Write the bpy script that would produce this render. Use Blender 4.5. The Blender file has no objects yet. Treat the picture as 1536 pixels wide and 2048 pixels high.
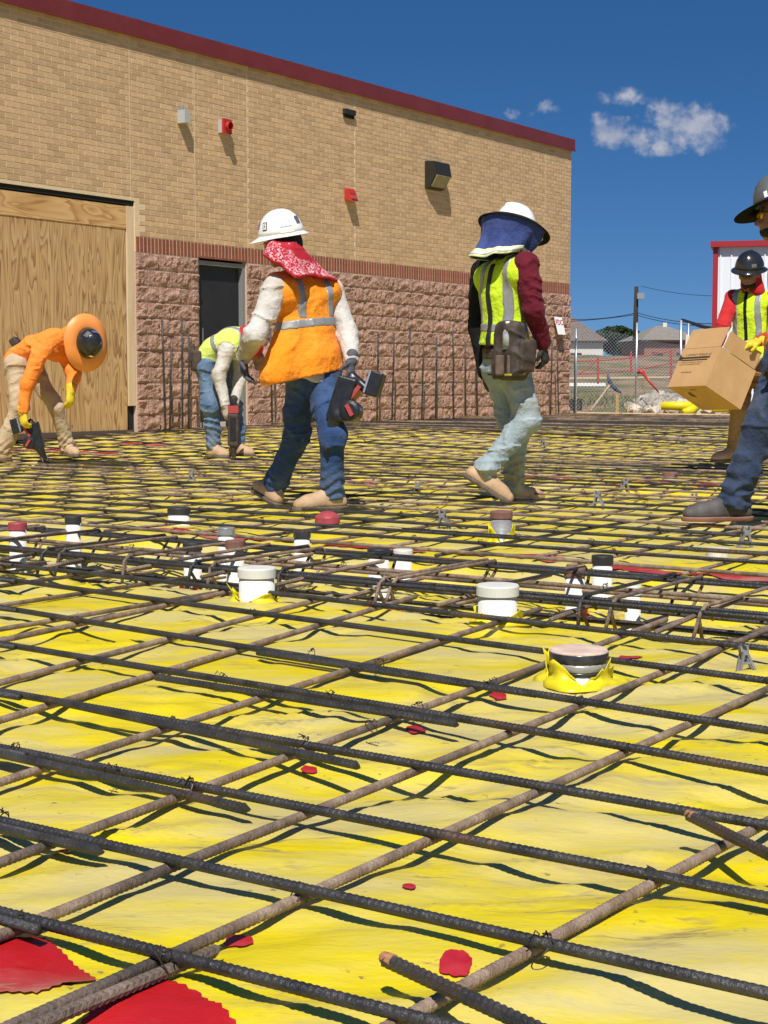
import bpy, bmesh, math, random
import numpy as np
from mathutils import Vector, Matrix
random.seed(7); rng = np.random.default_rng(11)
SC = bpy.context.scene; COL = SC.collection
# ------------------------------------------------------------------ camera, sky, sun, exposure
FPX, CAMH, HZ = 3078.0, 0.79, 765.0           # focal length in photo pixels, eye height, horizon row
PITCH = math.atan((1024 - HZ) / FPX)
cam_d = bpy.data.cameras.new('camera'); cam = bpy.data.objects.new('camera', cam_d); COL.objects.link(cam)
cam_d.sensor_fit = 'VERTICAL'; cam_d.sensor_height = 36.0; cam_d.lens = 36.0 * FPX / 2048
cam_d.clip_start = 0.05; cam_d.clip_end = 6000
cam.location = (0, 0, CAMH); cam.rotation_euler = (math.pi / 2 - PITCH, 0, 0)
SC.camera = cam
SC.view_settings.view_transform = 'Standard'; SC.view_settings.look = 'None'
SC.view_settings.gamma = 1.0; SC.view_settings.exposure = 0.32; SC.view_settings.use_curve_mapping = False

def ray(px, py):
    x = (px - 768) / FPX; y = -(py - 1024) / FPX
    return np.array([x, math.cos(PITCH) + y * math.sin(PITCH), -math.sin(PITCH) + y * math.cos(PITCH)])
def at(px, py, Y):                            # the point seen at a photo pixel, Y metres ahead
    r = ray(px, py); return np.array([0, 0, CAMH]) + r * (Y / r[1])
def onz(px, py, z=0.0):                       # ... on a level plane
    r = ray(px, py); return np.array([0, 0, CAMH]) + r * ((z - CAMH) / r[2])

SUN_ELEV, SUN_H = math.radians(54), np.array([0.05, 0.99875])    # light travels along SUN_H, away from the camera
W = bpy.data.worlds.new('World'); SC.world = W; W.use_nodes = True
def build_world():
    nt = W.node_tree; nt.nodes.clear(); N = nt.nodes.new; L = nt.links.new
    def math_n(op, a, b=None, clamp=False):
        n = N('ShaderNodeMath'); n.operation = op; n.use_clamp = clamp
        for i, v in enumerate((a, b)):
            if v is None: continue
            if isinstance(v, (int, float)): n.inputs[i].default_value = v
            else: L(v, n.inputs[i])
        return n.outputs[0]
    tc = N('ShaderNodeTexCoord'); sep = N('ShaderNodeSeparateXYZ'); L(tc.outputs['Generated'], sep.inputs[0])
    X, Y, Z = sep.outputs
    # clear dry air: the deep blue begins low over the horizon
    z2 = math_n('ADD', math_n('MULTIPLY', math_n('MAXIMUM', Z, 0.0), 1.5), 0.13)
    cmb = N('ShaderNodeCombineXYZ'); L(X, cmb.inputs[0]); L(Y, cmb.inputs[1]); L(z2, cmb.inputs[2])
    nrm = N('ShaderNodeVectorMath'); nrm.operation = 'NORMALIZE'; L(cmb.outputs[0], nrm.inputs[0])
    sky = N('ShaderNodeTexSky'); sky.sky_type = 'NISHITA'; sky.sun_disc = False
    sky.sun_elevation = SUN_ELEV; sky.sun_rotation = math.atan2(-SUN_H[0], -SUN_H[1])
    sky.altitude = 400; sky.air_density = 1.0; sky.dust_density = 0.25; sky.ozone_density = 3.0
    L(nrm.outputs[0], sky.inputs[0])
    hs = N('ShaderNodeHueSaturation'); hs.inputs['Saturation'].default_value = 1.31; hs.inputs['Hue'].default_value = 0.505
    hs.inputs['Value'].default_value = 1.0; L(sky.outputs[0], hs.inputs['Color'])
    # a few small fair-weather clouds
    u = math_n('DIVIDE', X, math_n('MAXIMUM', Y, 0.05)); v = math_n('DIVIDE', Z, math_n('MAXIMUM', Y, 0.05))
    c2 = N('ShaderNodeCombineXYZ'); L(u, c2.inputs[0]); L(v, c2.inputs[1])
    def noise(scale, det, off):
        m = N('ShaderNodeMapping'); m.inputs['Location'].default_value = off; L(c2.outputs[0], m.inputs[0])
        n = N('ShaderNodeTexNoise'); n.inputs['Scale'].default_value = scale; n.inputs['Detail'].default_value = det
        n.inputs['Roughness'].default_value = 0.58; L(m.outputs[0], n.inputs['Vector']); return n.outputs['Fac']
    n1 = noise(75, 5, (3.1, 1.7, 0)); n2 = noise(38, 3, (8.4, 5.2, 0))
    tot = None
    for px, py, rx, ry, g in [(1218, 264, 46, 44, 1.0), (1300, 288, 76, 27, .8), (1335, 236, 52, 44, .85), (1402, 252, 68, 50, 1.05),
                              (1360, 270, 100, 40, .75), (1246, 196, 54, 21, .75), (1100, 212, 30, 15, .45), (1035, 228, 26, 10, .32)]:
        r = ray(px, py); u0, v0 = r[0] / r[1], r[2] / r[1]
        e = math_n('ADD', math_n('POWER', math_n('ABSOLUTE', math_n('DIVIDE', math_n('SUBTRACT', u, u0), rx / FPX)), 2.0),
                   math_n('POWER', math_n('ABSOLUTE', math_n('DIVIDE', math_n('SUBTRACT', v, v0), ry / FPX)), 2.0))
        m = math_n('MULTIPLY', math_n('SUBTRACT', 1.0, e), g)
        tot = m if tot is None else math_n('MAXIMUM', tot, m)
    d = math_n('ADD', tot, math_n('MULTIPLY', math_n('SUBTRACT', n1, 0.5), 3.0))
    mr = N('ShaderNodeMapRange'); mr.interpolation_type = 'SMOOTHSTEP'; mr.inputs['From Min'].default_value = 0.05
    mr.inputs['From Max'].default_value = 1.25; L(d, mr.inputs['Value'])
    front = math_n('GREATER_THAN', Y, 0.1)
    mask = math_n('MULTIPLY', math_n('MULTIPLY', mr.outputs[0], front), math_n('ADD', 0.5, math_n('MULTIPLY', n2, 0.75)), True)
    cr = N('ShaderNodeMix'); cr.data_type = 'RGBA'; L(n2, cr.inputs['Factor'])
    cr.inputs['A'].default_value = (3.3, 3.7, 5.0, 1); cr.inputs['B'].default_value = (7.6, 7.6, 7.9, 1)
    mx = N('ShaderNodeMix'); mx.data_type = 'RGBA'; L(mask, mx.inputs['Factor']); L(hs.outputs[0], mx.inputs['A']); L(cr.outputs['Result'], mx.inputs['B'])
    bg = N('ShaderNodeBackground'); bg.inputs['Strength'].default_value = 0.072
    L(mx.outputs['Result'], bg.inputs['Color']); out = N('ShaderNodeOutputWorld'); L(bg.outputs[0], out.inputs[0])
build_world()
sl = bpy.data.lights.new('sun', 'SUN'); sun = bpy.data.objects.new('sun', sl); COL.objects.link(sun)
sl.energy = 4.6; sl.angle = math.radians(0.53); sl.color = (1.0, 0.955, 0.88)
ldir = Vector((SUN_H[0] * math.cos(SUN_ELEV), SUN_H[1] * math.cos(SUN_ELEV), -math.sin(SUN_ELEV)))
sun.rotation_euler = ldir.to_track_quat('-Z', 'Y').to_euler(); sun.location = (0, -20, 30)

# ------------------------------------------------------------------ layout axes: D runs along the building wall, A across the slab
_th = math.atan2(0.57, 0.82); DV = np.array([math.sin(_th), math.cos(_th)]); AV = np.array([DV[1], -DV[0]])
def tq2w(t, q, z=0.0): return np.array([t * DV[0] + q * AV[0], t * DV[1] + q * AV[1], z])
def w2tq(P): return float(P[0] * DV[0] + P[1] * DV[1]), float(P[0] * AV[0] + P[1] * AV[1])
def sstep(a, b, x):
    x = np.clip((np.asarray(x, float) - a) / (b - a), 0, 1); return x * x * (3 - 2 * x)
def rise(Y): return 0.17 * sstep(14.5, 20.5, Y)     # the slab bed climbs a little towards the building

# ------------------------------------------------------------------ helpers
def link(o, parent=None):
    COL.objects.link(o)
    if parent is not None: o.parent = parent
    return o
def tag(o, label=None, cat=None, group=None, kind=None):
    if label: o['label'] = label
    if cat: o['category'] = cat
    if group: o['group'] = group
    if kind: o['kind'] = kind
    return o
def empty(name, loc, label, cat, group=None):
    o = bpy.data.objects.new(name, None); o.location = [float(c) for c in loc]; o.empty_display_size = 0.1
    link(o); return tag(o, label, cat, group)
def mesh(name, V, Fc, m=None, smooth=False, auto=None):
    me = bpy.data.meshes.new(name)
    if isinstance(Fc, np.ndarray) and Fc.ndim == 2:
        V = np.ascontiguousarray(V, dtype=np.float32); n, k = Fc.shape
        me.vertices.add(len(V)); me.vertices.foreach_set('co', V.ravel())
        me.loops.add(n * k); me.loops.foreach_set('vertex_index', np.ascontiguousarray(Fc, dtype=np.int32).ravel())
        me.polygons.add(n); me.polygons.foreach_set('loop_start', np.arange(0, n * k, k, dtype=np.int32))
        me.update(calc_edges=True)
    else:
        me.from_pydata([tuple(map(float, v)) for v in V], [], [tuple(map(int, f)) for f in Fc]); me.update()
    if smooth: me.polygons.foreach_set('use_smooth', np.ones(len(me.polygons), dtype=bool))
    else: me.shade_flat()
    if m is not None:
        for mm in (m if isinstance(m, (list, tuple)) else [m]): me.materials.append(mm)
    return me
def obj(name, me, parent=None, loc=None):
    o = bpy.data.objects.new(name, me); link(o, parent)
    if loc is not None: o.location = [float(c) for c in loc]
    return o

class MB:                                     # collects shapes of ONE part
    def __init__(s): s.v = []; s.f = []
    def add(s, V, Fc):
        b = len(s.v); s.v += [tuple(map(float, p)) for p in V]; s.f += [tuple(i + b for i in q) for q in Fc]; return s
    def box(s, lo, hi, M=None):
        x0, y0, z0 = lo; x1, y1, z1 = hi
        V = [(x0, y0, z0), (x1, y0, z0), (x1, y1, z0), (x0, y1, z0), (x0, y0, z1), (x1, y0, z1), (x1, y1, z1), (x0, y1, z1)]
        if M is not None: V = [M @ Vector(p) for p in V]
        return s.add(V, [(0, 3, 2, 1), (4, 5, 6, 7), (0, 1, 5, 4), (1, 2, 6, 5), (2, 3, 7, 6), (3, 0, 4, 7)])
    def obox(s, c, ax, half):                 # box with its own axes
        c = np.asarray(c, float); a = [np.asarray(ax[i], float) * half[i] for i in range(3)]
        V = [c + sx * a[0] + sy * a[1] + sz * a[2] for sz in (-1, 1) for sx, sy in ((-1, -1), (1, -1), (1, 1), (-1, 1))]
        return s.add(V, [(0, 3, 2, 1), (4, 5, 6, 7), (0, 1, 5, 4), (1, 2, 6, 5), (2, 3, 7, 6), (3, 0, 4, 7)])
    def tube(s, pts, r, n=8, caps=True):
        pts = [np.asarray(p, float) for p in pts]; rs = r if isinstance(r, (list, tuple, np.ndarray)) else [r] * len(pts)
        V = []; prev = None
        for i, p in enumerate(pts):
            d = pts[min(i + 1, len(pts) - 1)] - pts[max(i - 1, 0)]; d /= (np.linalg.norm(d) + 1e-12)
            if prev is None:
                up = np.array([0, 0, 1.]) if abs(d[2]) < .9 else np.array([1., 0, 0]); u = np.cross(d, up)
            else: u = prev - d * (prev @ d)
            u /= (np.linalg.norm(u) + 1e-12); w = np.cross(d, u); prev = u
            for k in range(n):
                a = 2 * math.pi * k / n; V.append(p + rs[i] * (math.cos(a) * u + math.sin(a) * w))
        Fc = [(i * n + k, i * n + (k + 1) % n, (i + 1) * n + (k + 1) % n, (i + 1) * n + k) for i in range(len(pts) - 1) for k in range(n)]
        if caps: Fc += [tuple(range(n - 1, -1, -1)), tuple((len(pts) - 1) * n + k for k in range(n))]
        return s.add(V, Fc)
    def lathe(s, prof, c=(0, 0, 0), n=24, M=None):
        V = []
        for r, z in prof:
            for k in range(n):
                a = 2 * math.pi * k / n; p = Vector((r * math.cos(a), r * math.sin(a), z))
                if M is not None: p = M @ p
                V.append((p[0] + c[0], p[1] + c[1], p[2] + c[2]))
        Fc = [(i * n + k, i * n + (k + 1) % n, (i + 1) * n + (k + 1) % n, (i + 1) * n + k) for i in range(len(prof) - 1) for k in range(n)]
        return s.add(V, Fc)
    def build(s, name, m, parent=None, smooth=False, loc=None):
        if loc is not None:
            l = np.asarray(loc, float); s.v = [(p[0] - l[0], p[1] - l[1], p[2] - l[2]) for p in s.v]
        return obj(name, mesh(name, s.v, s.f, m, smooth), parent, loc)

# value noise ------------------------------------------------------
def _h(ix, iy, iz, seed):
    n = (ix * 374761393 + iy * 668265263 + iz * 2147483647 + seed * 974634777) & 0xFFFFFFFF
    n = ((n ^ (n >> 13)) * 1274126177) & 0xFFFFFFFF
    return ((n ^ (n >> 16)) & 0xFFFF) / 65535.0
def vnoise(x, y, z=None, seed=0):
    x = np.asarray(x, float); y = np.asarray(y, float); z = np.zeros_like(x) if z is None else np.asarray(z, float)
    fx, fy, fz = np.floor(x), np.floor(y), np.floor(z); ix, iy, iz = (a.astype(np.int64) for a in (fx, fy, fz))
    ux, uy, uz = x - fx, y - fy, z - fz
    ux, uy, uz = (a * a * a * (a * (a * 6 - 15) + 10) for a in (ux, uy, uz)); r = 0
    for dx in (0, 1):
        wx = ux if dx else 1 - ux
        for dy in (0, 1):
            wy = uy if dy else 1 - uy
            for dz in (0, 1):
                wz = uz if dz else 1 - uz
                if not dz and False: pass
                r = r + wx * wy * wz * _h(ix + dx, iy + dy, iz + dz, seed)
    return r * 2 - 1
def fbm(x, y, z=None, seed=0, oc=3):
    a, s, f = 0, 1, 1.0
    for i in range(oc):
        a = a + s * vnoise(x * f, y * f, None if z is None else z * f, seed + i * 17); s *= .5; f *= 2.03
    return a

# materials --------------------------------------------------------
MATS = {}
def mat(name, c1, c2=None, rough=0.6, scale=8.0, detail=4.0, stretch=(1, 1, 1), bump=0.0, bscale=None, metal=0.0, c3=None, s3=2.0, t3=(.55, .7),
        coord='Object', rnd=0.0, spec=0.5, lo=.35, hi=.65, sheen=0.0, coat=0.0, trans=0.0, ior=1.45):
    if name in MATS: return MATS[name]
    m = bpy.data.materials.new(name); m.use_nodes = True; nt = m.node_tree; N = nt.nodes.new; L = nt.links.new
    b = nt.nodes['Principled BSDF']; b.inputs['Roughness'].default_value = rough; b.inputs['Metallic'].default_value = metal
    b.inputs['Specular IOR Level'].default_value = spec; b.inputs['Sheen Weight'].default_value = sheen; b.inputs['Coat Weight'].default_value = coat
    b.inputs['Transmission Weight'].default_value = trans; b.inputs['IOR'].default_value = ior
    c2 = c2 or c1
    tc = N('ShaderNodeTexCoord'); mp = N('ShaderNodeMapping'); mp.inputs['Scale'].default_value = stretch; L(tc.outputs[coord], mp.inputs[0])
    def nz(sc, det):
        n = N('ShaderNodeTexNoise'); n.inputs['Scale'].default_value = sc; n.inputs['Detail'].default_value = det; n.inputs['Roughness'].default_value = .6
        L(mp.outputs[0], n.inputs['Vector']); return n.outputs['Fac']
    r = N('ShaderNodeValToRGB'); r.color_ramp.elements[0].position = lo; r.color_ramp.elements[1].position = hi
    r.color_ramp.elements[0].color = (*c1, 1); r.color_ramp.elements[1].color = (*c2, 1); L(nz(scale, detail), r.inputs[0]); col = r.outputs[0]
    if c3:
        r3 = N('ShaderNodeValToRGB'); r3.color_ramp.elements[0].position = t3[0]; r3.color_ramp.elements[1].position = t3[1]; L(nz(s3, 5), r3.inputs[0])
        x = N('ShaderNodeMix'); x.data_type = 'RGBA'; L(r3.outputs[0], x.inputs['Factor']); L(col, x.inputs['A']); x.inputs['B'].default_value = (*c3, 1); col = x.outputs['Result']
    if rnd:
        oi = N('ShaderNodeObjectInfo'); ge = N('ShaderNodeNewGeometry'); ad = N('ShaderNodeMath'); ad.operation = 'ADD'
        L(oi.outputs['Random'], ad.inputs[0]); L(ge.outputs['Random Per Island'], ad.inputs[1])
        fr = N('ShaderNodeMath'); fr.operation = 'FRACT'; L(ad.outputs[0], fr.inputs[0])
        mr = N('ShaderNodeMapRange'); mr.inputs['To Min'].default_value = 1 - rnd; mr.inputs['To Max'].default_value = 1 + rnd * .6; L(fr.outputs[0], mr.inputs['Value'])
        hs = N('ShaderNodeHueSaturation'); L(mr.outputs[0], hs.inputs['Value']); L(col, hs.inputs['Color']); col = hs.outputs[0]
    L(col, b.inputs['Base Color'])
    if bump:
        bp = N('ShaderNodeBump'); bp.inputs['Strength'].default_value = min(1, bump); bp.inputs['Distance'].default_value = 0.02 * max(1, bump)
        L(nz(bscale or scale * 3, 5), bp.inputs['Height']); L(bp.outputs[0], b.inputs['Normal'])
    MATS[name] = m; return m

# signed distance modelling ---------------------------------------
def V3(*a): return np.array(a, float)
def unit(v): v = np.asarray(v, float); return v / (np.linalg.norm(v) + 1e-12)
def cap(a, b, ra, rb=None, Fd=None, flat=1.0):
    a, b = np.asarray(a, float), np.asarray(b, float); rb = ra if rb is None else rb; ab = b - a; L2 = ab @ ab + 1e-12
    def f(P):
        t = np.clip(((P - a) @ ab) / L2, 0, 1); d = P - (a + t[:, None] * ab)
        if Fd is not None: d = d + np.outer(d @ Fd, Fd) * (1 / flat - 1)
        return np.sqrt((d * d).sum(1)) - (ra + (rb - ra) * t)
    R = max(ra, rb) * max(1.0, flat); return f, np.minimum(a, b) - R, np.maximum(a, b) + R
def ell(c, ax, rad):
    c = np.asarray(c, float); M = np.array([unit(x) for x in ax]); rad = np.asarray(rad, float)
    def f(P):
        q = (P - c) @ M.T / rad; k = np.sqrt((q * q).sum(1)); k2 = np.sqrt(((q / rad) ** 2).sum(1)) + 1e-9
        return k * (k - 1) / k2
    R = rad.max(); return f, c - R, c + R
def rbox(c, ax, half, r=.005):
    c = np.asarray(c, float); M = np.array([unit(x) for x in ax]); half = np.asarray(half, float)
    def f(P):
        q = np.abs((P - c) @ M.T) - (half - r); return np.sqrt((np.maximum(q, 0) ** 2).sum(1)) + np.minimum(q.max(1), 0) - r
    R = np.linalg.norm(half); return f, c - R, c + R
def smin(a, b, k):
    if k <= 0: return np.minimum(a, b)
    h = np.clip(.5 + .5 * (b - a) / k, 0, 1); return b + (a - b) * h - k * h * (1 - h)
class Field:
    def __init__(s, prims, k=.03): s.p = prims; s.k = k; s.post = []
    def bounds(s, pad): return np.min([p[1] for p in s.p], 0) - pad, np.max([p[2] for p in s.p], 0) + pad
    def raw(s, P):
        d = None
        for p in s.p: d = p[0](P) if d is None else smin(d, p[0](P), s.k)
        return d
    def __call__(s, P):
        d = s.raw(P)
        for f in s.post: d = f(P, d)
        return d
def folds(seed, amp, fr=(9, 9, 16), oc=2):
    """thin raised creases that come and go, over broad soft hollows"""
    def f(P, d):
        m = np.abs(d) < .06
        if m.any():
            Q = P[m]; x, y, z = Q[:, 0], Q[:, 1], Q[:, 2]
            w = vnoise(x * 3.5, y * 3.5, z * 3.5, seed + 5); w2 = vnoise(x * 3.5 + 9, y * 3.5, z * 3.5, seed + 6)
            k = (.40, .40, .62)
            n1 = vnoise(x * fr[0] * k[0] + w * .9, y * fr[1] * k[1] + w2 * .9, z * fr[2] * k[2] + w * 1.3 + x * 4, seed)
            n2 = vnoise(x * fr[0] * .7 - w2, y * fr[1] * .7 + w, z * fr[2] * .95 + w2 * 1.4 - x * 5, seed + 31)
            g1 = np.clip(vnoise(x * 4, y * 4, z * 4, seed + 61) * 1.5 + .55, 0, 1); g2 = np.clip(vnoise(x * 5, y * 5, z * 5, seed + 71) * 1.6 + .4, 0, 1)
            r = (1 - np.abs(n1)) ** 3.2 * g1 * 1.4 + (1 - np.abs(n2)) ** 4 * g2 * .8
            d = d.copy(); d[m] -= amp * (r - .35 + .35 * w)
        return d
    return f
def surf(fn, lo, hi, h):
    lo = np.asarray(lo, float); hi = np.asarray(hi, float); c = 4
    nb = np.maximum(np.ceil((hi - lo) / (h * c)).astype(int), 1) + 1; n = nb * c + 1
    g = np.stack(np.meshgrid(*[lo[i] + np.arange(nb[i] + 1) * h * c for i in range(3)], indexing='ij'), -1).reshape(-1, 3)
    cv = fn(g).reshape(nb + 1)
    near = np.abs(cv) < h * c * 2.2
    val = np.repeat(np.repeat(np.repeat(cv, c, 0), c, 1), c, 2)[:n[0], :n[1], :n[2]]
    nr = np.zeros(nb, bool)
    for dx in (0, 1):
        for dy in (0, 1):
            for dz in (0, 1): nr |= near[dx:dx + nb[0], dy:dy + nb[1], dz:dz + nb[2]]
    fm = np.zeros(n, bool)
    big = np.repeat(np.repeat(np.repeat(nr, c, 0), c, 1), c, 2)
    for dx in (0, 1):
        for dy in (0, 1):
            for dz in (0, 1): fm[dx:dx + big.shape[0], dy:dy + big.shape[1], dz:dz + big.shape[2]] |= big
    idx = np.argwhere(fm); pts = lo + idx * h; val = val.copy(); val[fm] = fn(pts)
    s = val < 0
    cs = [s[a:n[0] - 1 + a, b:n[1] - 1 + b, d:n[2] - 1 + d] for a in (0, 1) for b in (0, 1) for d in (0, 1)]
    sm = np.sum(cs, 0); act = (sm > 0) & (sm < 8); ci = np.argwhere(act)
    if len(ci) == 0: return np.zeros((0, 3)), np.zeros((0, 4), int)
    vid = -np.ones(act.shape, int); vid[act] = np.arange(len(ci))
    acc = np.zeros((len(ci), 3)); cnt = np.zeros(len(ci))
    cor = [(a, b, d) for a in (0, 1) for b in (0, 1) for d in (0, 1)]
    for i, A_ in enumerate(cor):
        for B_ in cor[i + 1:]:
            if sum(abs(A_[k] - B_[k]) for k in range(3)) != 1: continue
            va = val[ci[:, 0] + A_[0], ci[:, 1] + A_[1], ci[:, 2] + A_[2]]; vb = val[ci[:, 0] + B_[0], ci[:, 1] + B_[1], ci[:, 2] + B_[2]]
            x = (va < 0) != (vb < 0); t = np.where(x, va / np.where(x, va - vb, 1), 0)
            acc += np.where(x[:, None], np.array(A_) + t[:, None] * (np.array(B_) - np.array(A_)), 0); cnt += x
    V = lo + (ci + acc / cnt[:, None]) * h
    Fs = []
    for ax in range(3):
        o1, o2 = [(1, 2), (2, 0), (0, 1)][ax]
        sl0 = [slice(None)] * 3; sl1 = [slice(None)] * 3; sl0[ax] = slice(0, n[ax] - 1); sl1[ax] = slice(1, n[ax])
        ch = s[tuple(sl0)] != s[tuple(sl1)]; e = np.argwhere(ch); e = e[(e[:, o1] > 0) & (e[:, o2] > 0) & (e[:, o1] < n[o1] - 1) & (e[:, o2] < n[o2] - 1)]
        def cell(d1, d2):
            k = e.copy(); k[:, o1] -= d1; k[:, o2] -= d2; return vid[k[:, 0], k[:, 1], k[:, 2]]
        q = np.stack([cell(1, 1), cell(0, 1), cell(0, 0), cell(1, 0)], 1)
        ins = s[e[:, 0], e[:, 1], e[:, 2]]; q[~ins] = q[~ins][:, ::-1]; Fs.append(q)
    Fq = np.concatenate(Fs); Fq = Fq[(Fq >= 0).all(1)]
    return V, Fq
def sdf_obj(name, fld, h, m, parent, base, pad=.03, bounds=None, smooth=True):
    lo, hi = bounds if bounds is not None else fld.bounds(pad)
    V, Fq = surf(fld, lo, hi, h)
    return obj(name, mesh(name, V - np.asarray(base), Fq, m, smooth), parent)
def text_mesh(txt, size, m, parent, M, name='lettering', extr=0.0):
    cu = bpy.data.curves.new('tmp', 'FONT'); cu.body = txt; cu.size = size; cu.align_x = 'CENTER'; cu.align_y = 'CENTER'; cu.extrude = extr; cu.offset = size * .025; cu.resolution_u = 3
    o = bpy.data.objects.new('tmp', cu); COL.objects.link(o); dg = bpy.context.evaluated_depsgraph_get()
    me = bpy.data.meshes.new_from_object(o.evaluated_get(dg)); bpy.data.objects.remove(o); me.name = name; me.transform(M)
    me.materials.clear(); me.materials.append(m); return obj(name, me, parent)
def frame(o, x, y, z): return Matrix(((x[0], y[0], z[0], o[0]), (x[1], y[1], z[1], o[1]), (x[2], y[2], z[2], o[2]), (0, 0, 0, 1)))
# ------------------------------------------------------------------ materials of the place
def membrane_mat(name, base, base2, dust, d0, d1):
    m = bpy.data.materials.new(name); m.use_nodes = True; nt = m.node_tree; N = nt.nodes.new; L = nt.links.new; b = nt.nodes['Principled BSDF']
    tc = N('ShaderNodeTexCoord')
    def nz(sc, det, st=(1, 1, 1), rot=0.0, ro=.6, dis=0.0):
        mp = N('ShaderNodeMapping'); mp.inputs['Scale'].default_value = st; mp.inputs['Rotation'].default_value = (0, 0, rot); L(tc.outputs['Object'], mp.inputs[0])
        n = N('ShaderNodeTexNoise'); n.inputs['Scale'].default_value = sc; n.inputs['Detail'].default_value = det; n.inputs['Roughness'].default_value = ro
        n.inputs['Distortion'].default_value = dis; L(mp.outputs[0], n.inputs['Vector']); return n.outputs['Fac']
    def ramp(f, a, c, ca=(0, 0, 0, 1), cb=(1, 1, 1, 1)):
        r = N('ShaderNodeValToRGB'); r.color_ramp.elements[0].position = a; r.color_ramp.elements[1].position = c
        r.color_ramp.elements[0].color = ca; r.color_ramp.elements[1].color = cb; L(f, r.inputs[0]); return r.outputs[0]
    def mix(f, A_, B_, k=1.0):
        x = N('ShaderNodeMix'); x.data_type = 'RGBA'
        if k != 1.0:
            mm = N('ShaderNodeMath'); mm.operation = 'MULTIPLY'; L(f, mm.inputs[0]); mm.inputs[1].default_value = k; f = mm.outputs[0]
        L(f, x.inputs['Factor'])
        for s, v in (('A', A_), ('B', B_)):
            if isinstance(v, tuple): x.inputs[s].default_value = (*v, 1)
            else: L(v, x.inputs[s])
        return x.outputs['Result']
    col = ramp(nz(3.0, 3), .35, .65, (*base, 1), (*base2, 1))
    film = ramp(nz(2.2, 6, (.55, 1.6, 1), .15, .62, .4), d0, d1)             # dried dust film
    col = mix(film, col, dust, .82)
    streak = ramp(nz(2.6, 8, (.5, 2.6, 1), .2, .7, .6), .555, .66)            # mud washed into the creases
    col = mix(streak, col, (.34, .26, .15), .62)
    def lines(sc, st, rot, w, msc, m0, m1):                                  # thin dirt lines left along old creases
        r = N('ShaderNodeValToRGB'); e = r.color_ramp.elements; e[0].position = .5 - w; e[0].color = (0, 0, 0, 1); e[1].position = .5 + w; e[1].color = (0, 0, 0, 1); k = e.new(.5); k.color = (1, 1, 1, 1)
        L(nz(sc, 5, st, rot, .6, .3), r.inputs[0]); x = N('ShaderNodeMath'); x.operation = 'MULTIPLY'; L(r.outputs[0], x.inputs[0]); L(ramp(nz(msc, 3), m0, m1), x.inputs[1]); return x.outputs[0]
    col = mix(lines(1.6, (.5, 2.4, 1), .18, .012, 2.6, .52, .62), col, (.22, .16, .09), .8)
    col = mix(lines(3.2, (.45, 2.2, 1), -.1, .014, 3.7, .5, .6), col, (.30, .23, .13), .6)
    speck = ramp(nz(48, 4), .64, .70); area = ramp(nz(4, 3), .46, .6)
    sp = N('ShaderNodeMath'); sp.operation = 'MULTIPLY'; L(speck, sp.inputs[0]); L(area, sp.inputs[1])
    col = mix(sp.outputs[0], col, (.16, .11, .05), .85)
    L(col, b.inputs['Base Color']); b.inputs['Specular IOR Level'].default_value = .4
    rr = N('ShaderNodeMapRange'); rr.inputs['To Min'].default_value = .36; rr.inputs['To Max'].default_value = .62; L(film, rr.inputs['Value']); L(rr.outputs[0], b.inputs['Roughness'])
    bp = N('ShaderNodeBump'); bp.inputs['Strength'].default_value = .5; bp.inputs['Distance'].default_value = .012
    L(nz(11, 6, (.6, 1.5, 1), .2), bp.inputs['Height']); L(bp.outputs[0], b.inputs['Normal']); MATS[name] = m; return m
M_YEL = membrane_mat('yellow_membrane', (.62, .49, .004), (.66, .535, .010), (.47, .40, .185), .42, .60)
M_RED = membrane_mat('red_tape', (.36, .008, .012), (.43, .015, .018), (.44, .17, .15), .47, .75)
M_SPOT = mat('red_patch_vinyl', (.34, .008, .018), (.44, .03, .04), rough=.4, scale=20)
M_DIRT = mat('dirt', (.2, .125, .07), (.33, .22, .13), rough=.95, scale=1.2, c3=(.10, .11, .035), s3=.35, t3=(.47, .58), bump=.6, bscale=4)
M_BRK = mat('tan_brick', (.53, .345, .185), (.59, .395, .215), rough=.85, scale=14, rnd=.16, bump=.35, bscale=60)
M_MORT = mat('pale_mortar', (.64, .49, .30), (.70, .55, .35), rough=.95, scale=20, bump=.3)
M_SOL = mat('dark_red_brick', (.22, .065, .04), (.29, .09, .055), rough=.85, scale=14, rnd=.2, bump=.3, bscale=50)
M_CMU = mat('split_block', (.35, .20, .145), (.47, .29, .215), rough=.95, scale=9, rnd=.10, bump=2.2, bscale=22)
M_CMORT = mat('pink_mortar', (.52, .38, .30), (.58, .43, .34), rough=.95, scale=20, bump=.3)
M_COP = mat('oxblood_coping', (.15, .022, .02), (.175, .028, .025), rough=.42, scale=3)
M_SEAL = mat('joint_sealant', (.66, .53, .35), rough=.8)
M_DOOR = mat('charcoal_door', (.016, .016, .019), (.022, .022, .025), rough=.5, scale=3)
M_FRAME = mat('grey_frame', (.2, .2, .2), rough=.5)
M_BLACK = mat('black_gap', (.012, .012, .012), rough=.9)
M_LUM = mat('pale_lumber', (.60, .44, .26), (.68, .52, .33), rough=.85, scale=6, stretch=(1, 1, .15), bump=.2)
M_GALV = mat('galvanised', (.5, .52, .53), (.6, .62, .63), rough=.35, metal=.8, scale=20)
M_WHT = mat('white_pvc', (.60, .59, .54), (.68, .67, .62), rough=.45, scale=6, c3=(.42, .38, .3), s3=9, t3=(.58, .8))
M_BAR = mat('dark_rebar', (.030, .030, .033), (.066, .062, .061), rough=.42, metal=.35, scale=16, c3=(.15, .08, .045), s3=3, t3=(.56, .8), bump=.4, bscale=90)
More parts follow.
